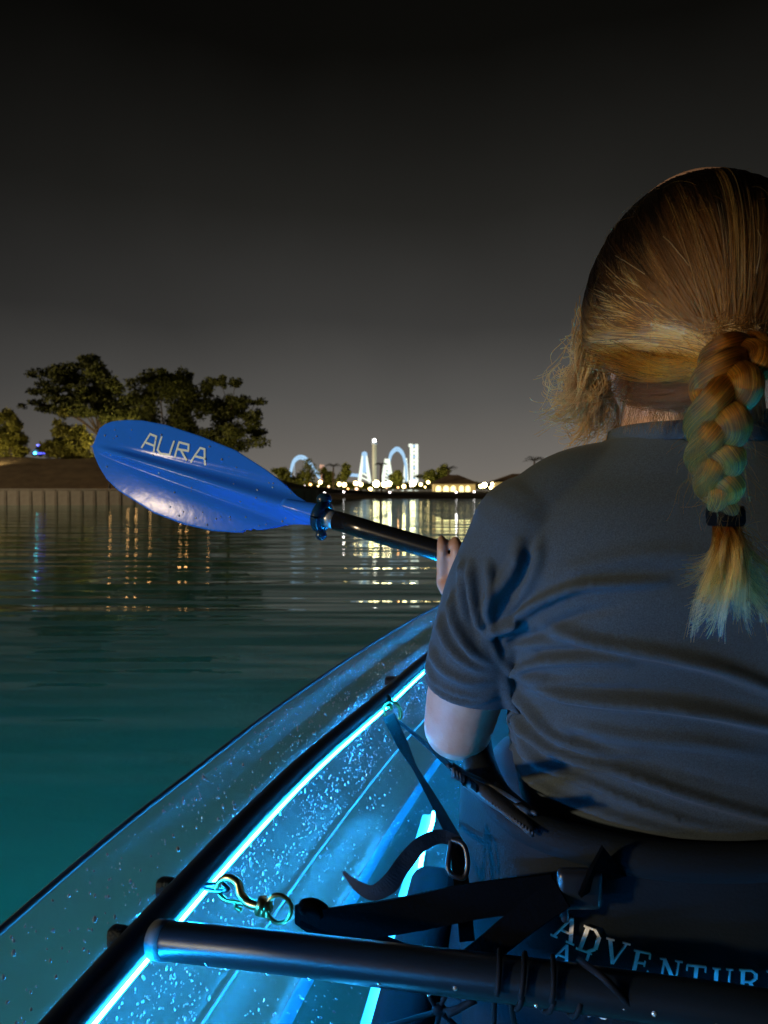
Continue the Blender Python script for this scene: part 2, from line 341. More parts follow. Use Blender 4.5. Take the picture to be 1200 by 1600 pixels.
LP = [(485, 757, 2.2, lm_o, 'orange globe lamp just right of the paddle blade tip of the left park arch'), (500.5, 753.5, 3.2, lm_w, 'warm lamp at the right foot of the low pale arch'),
 (530, 756.5, 3.4, lm_w, 'left lamp of the yellow pair below the palm in the park'), (538, 757.5, 3.8, lm_w, 'right lamp of the yellow pair below the palm in the park'),
 (555.5, 755, 3.6, lm_w, 'warm lamp left of the foot of the lit A shaped ride'), (564, 757, 3.4, lm_w, 'warm lamp under the lit A shaped ride'),
 (588, 756, 5.6, lm_b, 'big glaring lamp at the foot of the tall round column'), (600, 757, 4.2, lm_b, 'bright lamp at the left foot of the lattice pylon'), (608, 756, 4.4, lm_b, 'bright lamp at the right foot of the lattice pylon'),
 (557, 764, 2.6, lm_dim, 'small dull orange lamp low under the A shaped ride'), (579, 764, 3.0, lm_w, 'small yellow lamp low below the tall round column'), (631, 760, 3.4, lm_w, 'yellow lamp under the right foot of the tall arch'),
 (645, 755, 5.2, lm_b, 'glaring lamp at the foot of the lit drop tower'), (657.5, 757, 2.8, lm_w, 'yellow lamp right of the drop tower'), (669, 753.5, 2.8, lm_w, 'faint yellow lamp among the bushes left of the arched pavilion'),
 (751, 760, 3.4, lm_w, 'left lamp of the cluster right of the arched pavilion'), (757, 758, 4.2, lm_b, 'brightest lamp of the cluster right of the arched pavilion'), (767, 762, 2.8, lm_w, 'low lamp of the cluster right of the arched pavilion'), (772, 756, 5.0, lm_b, 'bright lamp nearest the shirt shoulder line')]
for u, v, r, m, lb in LP: lamp(u, v, 150 if v < 762 else 110, r, m, lb)
for i in range(16):
    u = 436+i*20.6+RNG.uniform(-6, 6); lamp(u, RNG.uniform(757, 764), 140, RNG.uniform(1.1, 2.1), [lm_dim, lm_o, lm_k, lm_w][i % 4], 'tiny '+['dull', 'orange', 'pink', 'yellow'][i % 4]+' lamp behind the far shore, '+['beside the dim bush at the left end', 'left of the low arch', 'under the left foot of the low arch', 'under the right foot of the low arch', 'right of the slim pinkish tower', 'left of the A shaped ride', 'under the A shaped ride', 'at the tall round column', 'between the column and the lattice pylon', 'under the tall narrow arch', 'left of the drop tower', 'right of the drop tower', 'left of the arched pavilion', 'in front of the arched pavilion', 'right of the arched pavilion', 'nearest the shirt shoulder'][i], 'tiny lamps behind the far shore')
for u, v, lb in [(507, 770.5, 'small white lamp at the water edge right of the sea wall end'), (537, 768.5, 'small white lamp at the water edge below the yellow pair'), (609, 769.5, 'small white lamp at the water edge below the lattice pylon'), (713, 769.5, 'small white lamp at the water edge before the arched pavilion'), (741, 768.5, 'small white lamp at the water edge right of the arched pavilion')]:
    lamp(u, v, 76, 1.7, lm_k, lb, 'white lamps at the water edge')
for u, v, lb in [(137, 724, 'warm lamp low at the trunk left of the paddle blade tip'), (171, 747, 'orange bollard lamp behind the paddle blade tip on the sea wall'), (199, 757, 'orange bollard lamp behind the lower half of the blade'), (212, 756, 'orange bollard lamp behind the blade under the first letter'), (234, 758, 'orange bollard lamp behind the blade ridge'), (281, 757, 'orange bollard lamp behind the middle of the blade'), (291, 756, 'orange bollard lamp behind the blade right of the lettering'), (325, 758, 'orange bollard lamp behind the right third of the blade')]:
    lamp(u, v, 39.6 if u > 140 else 46, 2.6 if u > 140 else 2.2, lm_o, lb, 'orange lamps on the left bank')
def flood(u, v, dist, aim, watt, label):
    c = P(u, v, dist); T = thing('flood_lamp', tuple(c-[0, 0, .15]), label, 'lamp', 'flood lamps at the foot of the trees'); a = Vector(np.array(aim)-c).normalized()
    V, F = box((0, 0, 0), (.3, .22, .12)); Rm = np.array(a.to_track_quat('Z', 'Y').to_matrix()); mk('housing', V@Rm.T+c, F, postm, T, False); V, F = tube([c-[0, 0, .3], c-[0, 0, .02]], .03, 6); mk('stake', V, F, postm, T)
    V, F = box((0, 0, .065), (.26, .18, .01)); mk('lens', V@Rm.T+c, F, glow('flood_lens', (1, .72, .3), 6), T, False)
    l = bpy.data.lights.new('flood', 'SPOT'); l.energy = watt; l.color = (1, .78, .36); l.spot_size = rad(130); l.spot_blend = .8; l.shadow_soft_size = .1; o = bpy.data.objects.new('flood', l); COL.objects.link(o); o.parent = T; o.location = Vector(c)+a*.09-T.location; o.rotation_euler = (-a).to_track_quat('Z', 'Y').to_euler()
flood(205, 722, 45.5, P(150, 620, 51), 1200, 'flood lamp behind the blade tip aimed up at the tall layered tree')
flood(300, 738, 46, P(300, 650, 53), 1400, 'flood lamp behind the middle of the blade aimed at the round dark tree')
flood(390, 742, 45, P(370, 660, 52), 520, 'flood lamp behind the blade aimed at the ragged tree')
flood(-12, 722, 43, P(14, 675, 46), 260, 'flood lamp beside the left edge of the picture aimed at the yellow bush')
for u, v, r, m, lb in [(398, 752, 4.2, lm_b, 'bright yellow lamp behind the right end of the blade'), (421, 755, 2.0, lm_w, 'small lamp behind the neck of the blade')]: lamp(u, v, 130, r, m, lb)
# ================================================================== RIDES
bluew = glow('track_floodlit_glow', (.42, .68, .95), 1.0); whitew = glow('white_ride_floodlit_glow', (.92, 1, .84), 1.25); creamw = mat('column_paint', (.6, .58, .45), .6, em=(.75, .72, .45), es=.35)  # floodlighting on tracks, legs and column, put in as emission
steel = mat('ride_steel', (.6, .66, .72), .4, em=(.45, .6, .75), es=.35)  # steel does not shine itself; its floodlit look is emission
DR = 330
def ride(name, u, label): b = P(u, 768, DR); return thing(name, (b[0], b[1], .6), label, 'ride')
def track(T, pts, wpx, m, name='track'):
    p = smooth_path([P(u, v, DR+dy) for u, v, dy in pts], 40); r = wpx/2400*DR
    mb = MB(); mb.add(*tube(p+[0, -r*.2, r*.6], r*.55, 6)); mb.add(*tube(p-[0, r*.2, r*.6], r*.55, 6)); mb.out(name, m, T)
    mb = MB()
    for i in range(0, 40, 2): mb.add(*tube([p[i]+[0, .6*r, r], p[i]-[0, -.6*r, r]], r*.2, 4))
    tag(mb.out('tie', steel, T), kind='stuff')
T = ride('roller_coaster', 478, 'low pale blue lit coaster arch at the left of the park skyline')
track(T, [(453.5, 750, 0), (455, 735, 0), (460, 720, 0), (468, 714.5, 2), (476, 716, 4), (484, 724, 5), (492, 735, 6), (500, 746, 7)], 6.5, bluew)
mb = MB()
for u, v in ((453.5, 748), (460, 722), (476, 717), (489, 731)): mb.add(*tube([P(u, v, DR+3), P(u, 768, DR+3)], .22, 5))
mb.out('support', steel, T)
T = ride('roller_coaster', 619, 'tall narrow blue lit coaster arch left of the drop tower')
track(T, [(607, 745, 0), (608, 722, 0), (612, 708, 1), (620, 701.5, 2), (628, 707, 4), (633, 722, 5), (635, 750, 6)], 6.5, bluew)
for du in (-4.5, 4.5):
    mb = MB(); mb.add(*tube([P(634, 716, DR+6), P(634+du, 768, DR+6)], .5, 5)); mb.out('leg', whitew, T)
mb = MB()
for v in range(722, 752, 5): mb.add(*tube([P(632, v, DR+6), P(637, v+4, DR+6)], .25, 4))
mb.out('brace', whitew, T)
def pylon(u, vt, w, label, m, head=False):
    T = ride('lit_pylon', u, label)
    for s in (-1, 1): mb = MB(); mb.add(*tube([P(u+s*1.2, vt, DR-3), P(u+s*w, 766, DR-3)], .75, 6)); mb.out('leg', m, T)
    k = 5
    for i in range(k):
        v0 = vt+8+i*(752-vt-8)/k; f = (v0-vt)/(766-vt); f2 = (v0+7-vt)/(766-vt)
        V, F = tube([P(u-(1.2+(w-1.2)*f), v0, DR-3), P(u+(1.2+(w-1.2)*f2), v0+7, DR-3)], .4, 5); mk('brace', V, F, m, T)
    if head: V, F = ball(P(u, vt+1, DR-3), 1.25); mk('head', V, F, bluew, T); V, F = tube([P(u, vt+2, DR-3), P(u, vt+30, DR-3)], 1.0, 6); mk('mast', V, F, bluew, T)
    return T
T = pylon(569.5, 709, 10, 'white A shaped lit ride with a pale blue head', whitew, True)
V, F = tube([P(547, 742, DR), P(560, 743, DR)], .7, 6); mk('side_deck', V, F, bluew, T)
pylon(605, 717, 9.5, 'white lattice pylon leaning against the tall narrow arch', whitew)
T = ride('observation_tower', 585, 'tallest plain round column in the park with a lamp on top')
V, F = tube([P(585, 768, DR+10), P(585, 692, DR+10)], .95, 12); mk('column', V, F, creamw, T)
V, F = ball(P(585, 688.5, DR+10), .8); mk('top_lamp', V, F, glow('tower_lamp', (1, .97, .9), 12), T)
V, F = tube([P(585, 694, DR+10), P(585, 691, DR+10)], 1.2, 12); mk('collar', V, F, steel, T)
T = ride('signal_tower', 503, 'slim short pinkish tower right of the low arch')
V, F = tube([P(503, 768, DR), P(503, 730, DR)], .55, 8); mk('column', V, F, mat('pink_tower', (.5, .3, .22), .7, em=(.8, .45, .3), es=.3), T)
V, F = tube([P(503, 731, DR), P(503, 726, DR)], 1.0, 8); mk('head', V, F, mat('pink_head', (.5, .3, .22), .7, em=(.9, .55, .4), es=.5), T)  # floodlight on the pink tower is emission in both its materials
T = ride('drop_tower', 647, 'square white lit drop tower, the broad one at the right of the skyline')
for du in (-3.8, 3.8): V, F = tube([P(647+du, 768, DR), P(647+du, 694, DR)], .75, 6); mk('rail', V, F, whitew, T)
for i in range(11): V, F = box(P(647, 697+i*5.6, DR), (1.5, .8, .95)); mk('panel', V, F, whitew if i % 3 else bluew, T, False)
V, F = ball(P(641, 696, DR), .8); mk('knob', V, F, whitew, T)
# palms, bushes, trees of the park
frond = leafmat('palm_fronds', (.02, .018, .008), (.05, .045, .02))
def palm(u, vt, vb, dist, rp, label):
    c = P(u, vt+rp*.55, dist); zb = .45; T = thing('palm_tree', (c[0], c[1], zb), label, 'palm', 'palms round the park')
    r = rp/1200*dist; tr = MB(); tr.add(*tube(smooth_path([(c[0]+.05, c[1], zb), (c[0]-.06, c[1], (zb+c[2])/2), c], 8), np.linspace(.2, .13, 8), 8)); tr.out('trunk', bark, T)
    for k in range(13):
        a = k*2*math.pi/13+RNG.uniform(-.2, .2); up = RNG.uniform(.35, 1.0); dx = np.array([math.cos(a), math.sin(a), 0]); mb = MB()
        p = smooth_path([c, c+dx*r*.55+[0, 0, r*.5*up], c+dx*r*1.1+[0, 0, r*(.55*up-.25)]], 8)
        mb.add(*tube(p, np.linspace(.035, .012, 8), 4)); sd_ = np.cross(dx, [0, 0, 1])
        for i in range(1, 8):
            for sgn in (-1, 1):
                q = p[i]; l = r*.30*(1-.5*abs(i/8-.4)); e = q+sd_*sgn*l+dx*l*.4-[0, 0, l*.45]; mb.add([q-dx*.05, q+dx*.07, e], [(0, 1, 2)])
        mb.out('frond', frond, T, False)
palm(521, 722, 752, 150, 12, 'palm in front of the gap between the low arch and the A shaped ride')
palm(595.5, 722, 770, 120, 9, 'slender palm in front of the tall round column')
palm(701, 727, 742, 140, 12, 'palm rising behind the roof of the arched pavilion')
palm(835, 712, 738, 120, 15, 'lone palm above the shoulder of the grey shirt')
for u, blobs, lb in [(440, [(437, 738, 10, 8), (445, 748, 12, 8)], 'dim green bush left of the low arch'), (478, [(470, 742, 12, 9), (485, 738, 10, 10), (476, 752, 18, 6)], 'dim green trees inside the low arch'),
   (515, [(514, 745, 8, 10)], 'dark shrub below the gap palm'), (538, [(536, 742, 8, 9), (542, 738, 6, 7)], 'dark round tree between the gap palm and the A shaped ride'),
   (672, [(668, 746, 14, 8), (680, 742, 8, 8)], 'yellow green bushes left of the arched pavilion'), (690, [(692, 738, 10, 8)], 'yellow green tree behind the arched pavilion roof'), (622, [(620, 748, 10, 8)], 'bush between the feet of the tall narrow arch')]:
    tree(u, 160, .6, blobs, 500, .28, leaf_far, lb, 'park_tree', 'tree', 'lit greenery in the park', .12)
hm = MB(); V, F = leaves([(P(u, 760+RNG.uniform(-2, 1), 170), (3, 2, .8)) for u in range(432, 760, 9)], 3600, .26); tag(mk('hedge_foliage', V, F, leaf_far, None, False, tuple(P(600, 767, 170))), 'low lit hedge mass running along the far shore under the rides', 'hedge', kind='stuff')
# pavilions
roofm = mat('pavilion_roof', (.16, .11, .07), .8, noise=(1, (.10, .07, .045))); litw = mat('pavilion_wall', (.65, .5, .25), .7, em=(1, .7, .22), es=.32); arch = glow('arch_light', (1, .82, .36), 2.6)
def pavilion(u0, u1, ve, va, ua, vb, dist, label, arches):
    c = P((u0+u1)/2, vb, dist); w = (u1-u0)/1200*dist; zb = .5; ze = P(0, ve, dist)[2]; za = P(0, va, dist)[2]
    T = thing('park_pavilion', (c[0], c[1], zb), label, 'pavilion'); xa = P(ua, va, dist)[0]; dep = w*.6
    V, F = box((c[0], c[1]+dep/2, (zb+ze)/2), (w*.86, dep, ze-zb)); mk('wall', V, F, litw, T, False)
    x0, x1 = c[0]-w/2, c[0]+w/2; y0, y1 = c[1]-.5, c[1]+dep+.5
    V = [(x0, y0, ze), (x1, y0, ze), (x1, y1, ze), (x0, y1, ze), (xa-w*.1, c[1]+dep/2, za), (xa+w*.1, c[1]+dep/2, za), (x0, y0, ze-.15), (x1, y0, ze-.15), (x1, y1, ze-.15), (x0, y1, ze-.15)]
    F = [(0, 1, 5, 4), (1, 2, 5), (2, 3, 4, 5), (3, 0, 4), (6, 7, 1, 0), (7, 8, 2, 1), (8, 9, 3, 2), (9, 6, 0, 3), (9, 8, 7, 6)]; mk('roof', V, F, roofm, T, False)
    for ua_, wa in arches:
        xc = P(ua_, vb, dist)[0]; ww = wa/1200*dist; h = (ze-zb)*.72; V = [(xc-ww/2, c[1]-.03, zb+.05), (xc+ww/2, c[1]-.03, zb+.05)]
        for k in range(9): a = math.pi*k/8; V.append((xc+ww/2*math.cos(a), c[1]-.03, zb+h-ww/2+ww/2*math.sin(a)))
        V += [(x, y+.05, z) for x, y, z in V]; n_ = len(V)//2
        F = [tuple(range(n_)), tuple(range(2*n_-1, n_-1, -1))]+[(i, (i+1) % n_, n_+(i+1) % n_, n_+i) for i in range(n_)]; mk('arch', V, F, arch, T, False)
pavilion(673, 748, 755, 741.5, 711, 768, 125, 'arched pavilion glowing yellow under a dark hipped roof on the far shore', [(685, 8), (697, 9), (708, 8), (721, 7), (731, 7)])
pavilion(772, 870, 752, 739.5, 815, 766, 130, 'second pavilion with a pale roof, half hidden behind the grey shirt shoulder', [(785, 8), (800, 8), (815, 8)])

# ================================================================== KAYAK
kay = thing('clear_kayak', tuple(K(0, 0, -.08)), 'clear plastic kayak with black tube gunwales and glowing blue light strips', 'kayak')
hm = bpy.data.materials.new('clear_hull'); hm.use_nodes = True; t = hm.node_tree; t.nodes.clear()
tc = N(t, 'ShaderNodeTexCoord'); tr = N(t, 'ShaderNodeBsdfTransparent'); tr.inputs[0].default_value = (.80, .90, .93, 1)
df = N(t, 'ShaderNodeBsdfDiffuse'); df.inputs[0].default_value = (.30, .52, .56, 1); tl = N(t, 'ShaderNodeBsdfTranslucent'); tl.inputs[0].default_value = (.40, .48, .52, 1)
mx0 = N(t, 'ShaderNodeMixShader', i_0=.5); t.links.new(df.outputs[0], mx0.inputs[1]); t.links.new(tl.outputs[0], mx0.inputs[2])
mp = N(t, 'ShaderNodeMapping'); mp.inputs['Scale'].default_value = (9, 1.2, 7); mp.inputs['Rotation'].default_value = (0, 0, HD); t.links.new(tc.outputs['Object'], mp.inputs[0])
n1 = N(t, 'ShaderNodeTexNoise', i_Scale=1.3, i_Detail=5, i_Roughness=.62, i_Distortion=.5); t.links.new(mp.outputs[0], n1.inputs[0])
r1 = ramp(t, n1.outputs[0], [(.3, .11), (.6, .125), (.9, .16)])
mx = N(t, 'ShaderNodeMixShader'); t.links.new(r1.outputs[0], mx.inputs[0]); t.links.new(tr.outputs[0], mx.inputs[1]); t.links.new(mx0.outputs[0], mx.inputs[2])
nb = N(t, 'ShaderNodeTexNoise', i_Scale=14, i_Detail=3); t.links.new(tc.outputs['Object'], nb.inputs[0]); bb = N(t, 'ShaderNodeBump', i_Strength=.25, i_Distance=.002); t.links.new(nb.outputs[0], bb.inputs['Height'])
gs = N(t, 'ShaderNodeBsdfGlossy', i_Roughness=.30); fr = N(t, 'ShaderNodeFresnel', i_IOR=1.45); t.links.new(bb.outputs[0], gs.inputs['Normal']); t.links.new(bb.outputs[0], fr.inputs['Normal'])
mx2 = N(t, 'ShaderNodeMixShader'); fm = N(t, 'ShaderNodeMath', operation='MULTIPLY', i_1=.05); t.links.new(fr.outputs[0], fm.inputs[0]); t.links.new(fm.outputs[0], mx2.inputs[0]); t.links.new(mx.outputs[0], mx2.inputs[1]); t.links.new(gs.outputs[0], mx2.inputs[2])
om = N(t, 'ShaderNodeOutputMaterial'); t.links.new(mx2.outputs[0], om.inputs[0])
def prof_hull(s, b):
    """b from 0 (left rim) to 1 (keel)"""
    w = w_rim(s); e = min(1, (s-S0+.02)/.5, (S1+.02-s)/.7); e = max(e, 0)**.5
    bs = [0, .06, .2, .34, .46, .52, .6, .75, 1]
    ts = [1, .985, .955, .945, .94, .925, .88, .62, 0]; zs = [.38, .365, .30, .21, .13, .105, .0, -.062, -.08]
    tt = np.interp(b, bs, ts)*w; z = np.interp(b, bs, zs)
    z = .38-(.38-z)*(.35+.65*e) if z < .3 else z
    return tt, z
NS, NB = 110, 45
def hull_fn(a, c):
    s = S0+(S1-S0)*a; b = 1-abs(2*c-1); sg = -1 if c < .5 else 1; tt, z = prof_hull(s, b); return K(s, sg*tt, z)
V, F = grid(hull_fn, NS, 2*NB+1); hull = mk('hull', V, F, hm, kay)
rimm = bpy.data.materials.new('hull_rim'); rimm = mat('hull_rim', (.10, .16, .20), .25, spec=.6)
for sg in (-1, 1):
    p = np.array([K(s, sg*(w_rim(s)-.001), .381) for s in np.linspace(S0+.01, S1-.01, 120)]); V, F = tube(p, .0035, 6); mk('rim_lip', V, F, rimm, hull)
seamm = mat('hull_seam', (.45, .62, .70), .3, spec=.6)
for sg in (-1, 1):
    p = np.array([K(s, sg*(prof_hull(s, .49)[0]-.004), prof_hull(s, .49)[1]) for s in np.linspace(S0+.2, S1-.3, 100)]); V, F = tube(p, .0016, 6); mk('seam', V, F, seamm, hull)
blk = mat('black_tube', (.005, .006, .007), .42, spec=.3, bump=(900, .25, .0004)); led = glow('led_blue', (.005, .34, 1), 470); led2 = glow('led_cyan', (.02, .40, 1), 125); ledc = mat('led_holder', (.05, .12, .2), .3)
for sg in (-1, 1):
    ss = np.linspace(-1.7, 2.5, 130); p = np.array([K(s, sg*w_tube(s), .32) for s in ss]); V, F = tube(p, .0148, 16); g = mk('gunwale_tube', V, F, blk, kay)
    p = np.array([K(s, sg*(w_tube(s)-.0118), .3068) for s in np.linspace(-.80 if sg < 0 else -.12, 2.3, 130)]); V, F = tube(p, .0018, 8); mk('led_strip', V, F, led, g)
    ss = np.linspace(-.30, .93, 60); p = np.array([K(s, sg*.326+.002*math.sin(s*31), .012+.0015*math.sin(s*47)) for s in ss]); V, F = tube(p, .0038, 8); mk('floor_light', V, F, led2, kay)
    p = np.array([K(s, sg*.339, .004) for s in ss]); V, F = ribbon(p, .024, (1, 0, 0), .004); mk('light_channel', V, F, seamm, kay, False)
    # under-water light strip glued outside the hull, facing away from it
    ss = np.linspace(-1.3, 2.2, 60)
    A = [K(s, sg*(w_rim(s)*.885+.004), -.012) for s in ss]; B = [K(s, sg*(w_rim(s)*.86+.004), -.028) for s in ss]
    V = A+B; n_ = len(ss); F = [(i, i+1, n_+i+1, n_+i) for i in range(n_-1)]
    # one-sided light: emission only on the outward face
    if sg < 0:
        uw = bpy.data.materials.new('underwater_led'); uw.use_nodes = True; tt = uw.node_tree; tt.nodes.clear(); gm = N(tt, 'ShaderNodeNewGeometry'); e1 = N(tt, 'ShaderNodeEmission', i_Strength=250); e1.inputs[0].default_value = (.005, .50, .66, 1)
        e2 = N(tt, 'ShaderNodeBsdfDiffuse'); e2.inputs[0].default_value = (.1, .3, .4, 1); mm = N(tt, 'ShaderNodeMixShader'); tt.links.new(gm.outputs['Backfacing'], mm.inputs[0]); tt.links.new(e1.outputs[0], mm.inputs[1]); tt.links.new(e2.outputs[0], mm.inputs[2]); oo = N(tt, 'ShaderNodeOutputMaterial'); tt.links.new(mm.outputs[0], oo.inputs[0])
    o = mk('underwater_light', V, F, uw, kay, False)
    out = np.array([KR[0]*sg, KR[1]*sg, 0]); 
    if Vector(out).dot(o.data.polygons[5].normal) < 0: o.data.flip_normals()
# clamps between tube and hull wall
clm = mat('rubber_clamp', (.003, .006, .009), .5, spec=.2, bump=(260, .8, .003))
for (u, v) in ((165, 1455), (252, 1380)):
    q = PZ(u, v, .31); d = q[:2]-O2; s = d@KF; c = K(s, -(w_tube(s)+.033), .305); V, F = box(c, (.020, .016, .022), -HD); o = mk('clamp', V, F, clm, kay); b_ = o.modifiers.new('b', 'BEVEL'); b_.width = .006; b_.segments = 3
for s in (.9, 1.6):
    for sg in (-1, 1): V, F = box(K(s, sg*(w_tube(s)+.025), .30), (.05, .02, .03), -HD); mk('clamp', V, F, clm, kay)
# cross bar behind the seat
bar = smooth_path([P(244, 1468, .662), P(440, 1488, .61), P(630, 1511, .575), P(880, 1541, .54), P(1000, 1558, .525), P(1180, 1583, .505), (.48, .49, .345), (.722, .50, .334)], 50)
barm = mat('bar_tube', (.006, .010, .014), .34, spec=.3, bump=(700, .3, .0004)); V, F = tube(bar, .0157, 24); cross = mk('cross_bar', V, F, barm, kay)
V, F = tube([bar[0]+(bar[1]-bar[0])*.05, bar[0]+(bar[1]-bar[0])*.75], .0164, 24); mk('end_band', V, F, mat('grey_band', (.07, .075, .08), .6), cross)
# water drops (stuff)
dropm = mat('water_drop', (.8, .9, 1), .08, spec=1); dropm.node_tree.nodes['Principled BSDF'].inputs['Transmission Weight'].default_value = .3; dropm.node_tree.nodes['Principled BSDF'].inputs['Metallic'].default_value = .55; dropm.node_tree.nodes['Principled BSDF'].inputs['Coat Weight'].default_value = 1; dropm.node_tree.nodes['Principled BSDF'].inputs['IOR'].default_value = 1.33
dv, df_ = ball((0, 0, 0), 1, 7, 4); mb = MB(); cnt = 0
while cnt < 6500:
    s = RNG.uniform(-.35, 1.5); b = RNG.choice([RNG.uniform(.03, .46), RNG.uniform(.2, .47), RNG.uniform(.5, .95)], p=[.3, .35, .35])
    dens = .5+.5*math.sin(s*17+b*23)*math.sin(s*7.3-b*31)
    if RNG.uniform() > dens**1.3+.12: continue
    tt, z = prof_hull(s, b); e = .004; t2, z2 = prof_hull(s, b+e); tx, tz = t2-tt, z2-z; l = math.hypot(tx, tz)+1e-9; nt_, nz_ = tz/l, -tx/l
    if nt_ > 0: nt_, nz_ = -nt_, -nz_
    nrm = np.array([KR[0]*-nt_, KR[1]*-nt_, abs(nz_)])
    r = RNG.gamma(2.2, .00034)+.0005; r = min(r, .0032)
    k = Vector(nrm).to_track_quat('Z', 'Y').to_matrix(); Rm = np.array(k); c = K(s, -tt, z)+nrm*.0006
    mb.add((dv*[r, r*RNG.uniform(.9, 1.5), r*.55])@Rm.T+c, df_); cnt += 1
tag(mb.out('water_drops', dropm, hull), kind='stuff')
mb = MB()   # drops under and on the bars
for i in range(45):
    k = RNG.integers(3, 34); q = bar[k]; a = RNG.choice([RNG.uniform(-.5, .5)-math.pi/2, RNG.uniform(-math.pi, 0)]); c = q+[0, -abs(math.cos(a))*.0157 if a > -math.pi/2 else -.0157*math.cos(a)*-1, .0157*math.sin(a)]; r = RNG.uniform(.0008, .0022); mb.add(dv*r+[c[0], c[1], c[2]], df_)
tag(mb.out('water_drops', dropm, cross), kind='stuff')

# ================================================================== SEAT
seat = thing('fabric_seat', tuple(K(0, 0, .0)), 'dark fabric kayak seat with white lettering on its back, clipped to the gunwale by straps', 'seat')
fab = bpy.data.materials.new('seat_fabric'); fab = mat('seat_fabric', (.005, .009, .014), .75, spec=.15, bump=(420, .5, .0008)); fabl = mat('seat_trim', (.020, .025, .032), .55, spec=.3, bump=(600, .5, .0005))
cx_ = [.082, .080, .090, .112, .162, .27, .378, .43, .452, .46, .458]; cy_ = [.78, .72, .66, .62, .590, .572, .590, .62, .66, .72, .78]
arcp = smooth_path(np.array([(x, y, 0) for x, y in zip(cx_, cy_)]), 121)
SEAT_OFF = 1
def seat_xy(a): return np.array([np.interp(a, np.linspace(0, 1, 121), arcp[:, i]) for i in (0, 1)])
def seat_fn(a, b):
    q = seat_xy(a); side = abs(2*a-1); top = .437+.042*side**2.2; lo = .07; z = top+(lo-top)*b
    cen = np.array([.27, .72]); bul = .006*math.sin(b*math.pi)+.004*math.sin(a*26)*math.sin(b*9); dir_ = q-cen; dir_ /= np.linalg.norm(dir_)
    q = q+dir_*bul+(cen-q)*(.02*b)
    return (q[0], q[1], z)
V, F = grid(seat_fn, 121, 50); sb = solid(mk('seat_back', V, F, fab, seat), .022, SEAT_OFF)
bpy.context.view_layer.update()
p = np.array([seat_fn(a, 0) for a in np.linspace(0, 1, 90)]); p[:, 2] -= .004; q = p.copy()
for i in range(90): dcen = np.array([.27, .72])-q[i, :2]; q[i, :2] += dcen/np.linalg.norm(dcen)*.011
V, F = tube(q, .0155, 10); mk('top_roll', V, F, fab, seat)
# pocket with ribbed zip on the left part
from mathutils.bvhtree import BVHTree
_bv = BVHTree.FromObject(sb, bpy.context.evaluated_depsgraph_get()); _so = Vector(ROOT[seat.name])
def surf(u, v, off=.0):
    """point of the seat back met by the line of sight at photo pixel u, v"""
    d = Vector(D(u, v)).normalized(); h, n_, _, _ = _bv.ray_cast(Vector((0, 0, CAM_Z))-_so, d)
    if h is None: y = .60; return np.array([0, 0, CAM_Z])+np.array(d)*((y-off)/d[1])
    return np.array(h+_so-d*off)
def pocket(a, b):
    u = 706+(832-706)*a; v = (1203+(1288-1203)*a)+(b-.5)*(18+22*a); return surf(u, v, .012+.004*math.sin(b*math.pi))
V, F = grid(pocket, 14, 5); o = solid(mk('pocket_band', V, F, fabl, seat), .004)
for i in range(26):
    a = i/25*.96+.02; V, F = tube([pocket(a, .18)-[0, .003, 0], pocket(a+.015, .82)-[0, .003, 0]], .0011, 5); mk('rib', V, F, fabl, o)
flap = [surf(u, v, .016) for u, v in [(688, 1183), (740, 1181), (790, 1192), (838, 1222), (852, 1250)]]
V, F = tube(smooth_path([surf(700, 1196, .018), surf(765, 1226, .018), surf(838, 1272, .018)], 20), .0018, 6); mk('piping', V, F, fabl, seat)
# cushion and side bolster
def rbox(name, s0, s1, t0, t1, z0, z1, m, par, bev=.03):
    V = [K(s, t_, z) for z in (z0, z1) for t_ in (t0, t1) for s in (s0, s1)]; o = mk(name, V, [(0, 2, 3, 1), (4, 5, 7, 6), (0, 1, 5, 4), (2, 6, 7, 3), (0, 4, 6, 2), (1, 3, 7, 5)], m, par); b = o.modifiers.new('b', 'BEVEL'); b.width = bev; b.segments = 4; return o
rbox('cushion', .02, .50, -.235, .235, .0, .15, fab, seat, .04)
for sg in (-1, 1): a_, b_ = sorted((sg*.31, sg*.24)); rbox('side_bolster', -.20, .47, a_, b_, .0, .13, fab, seat, .025)
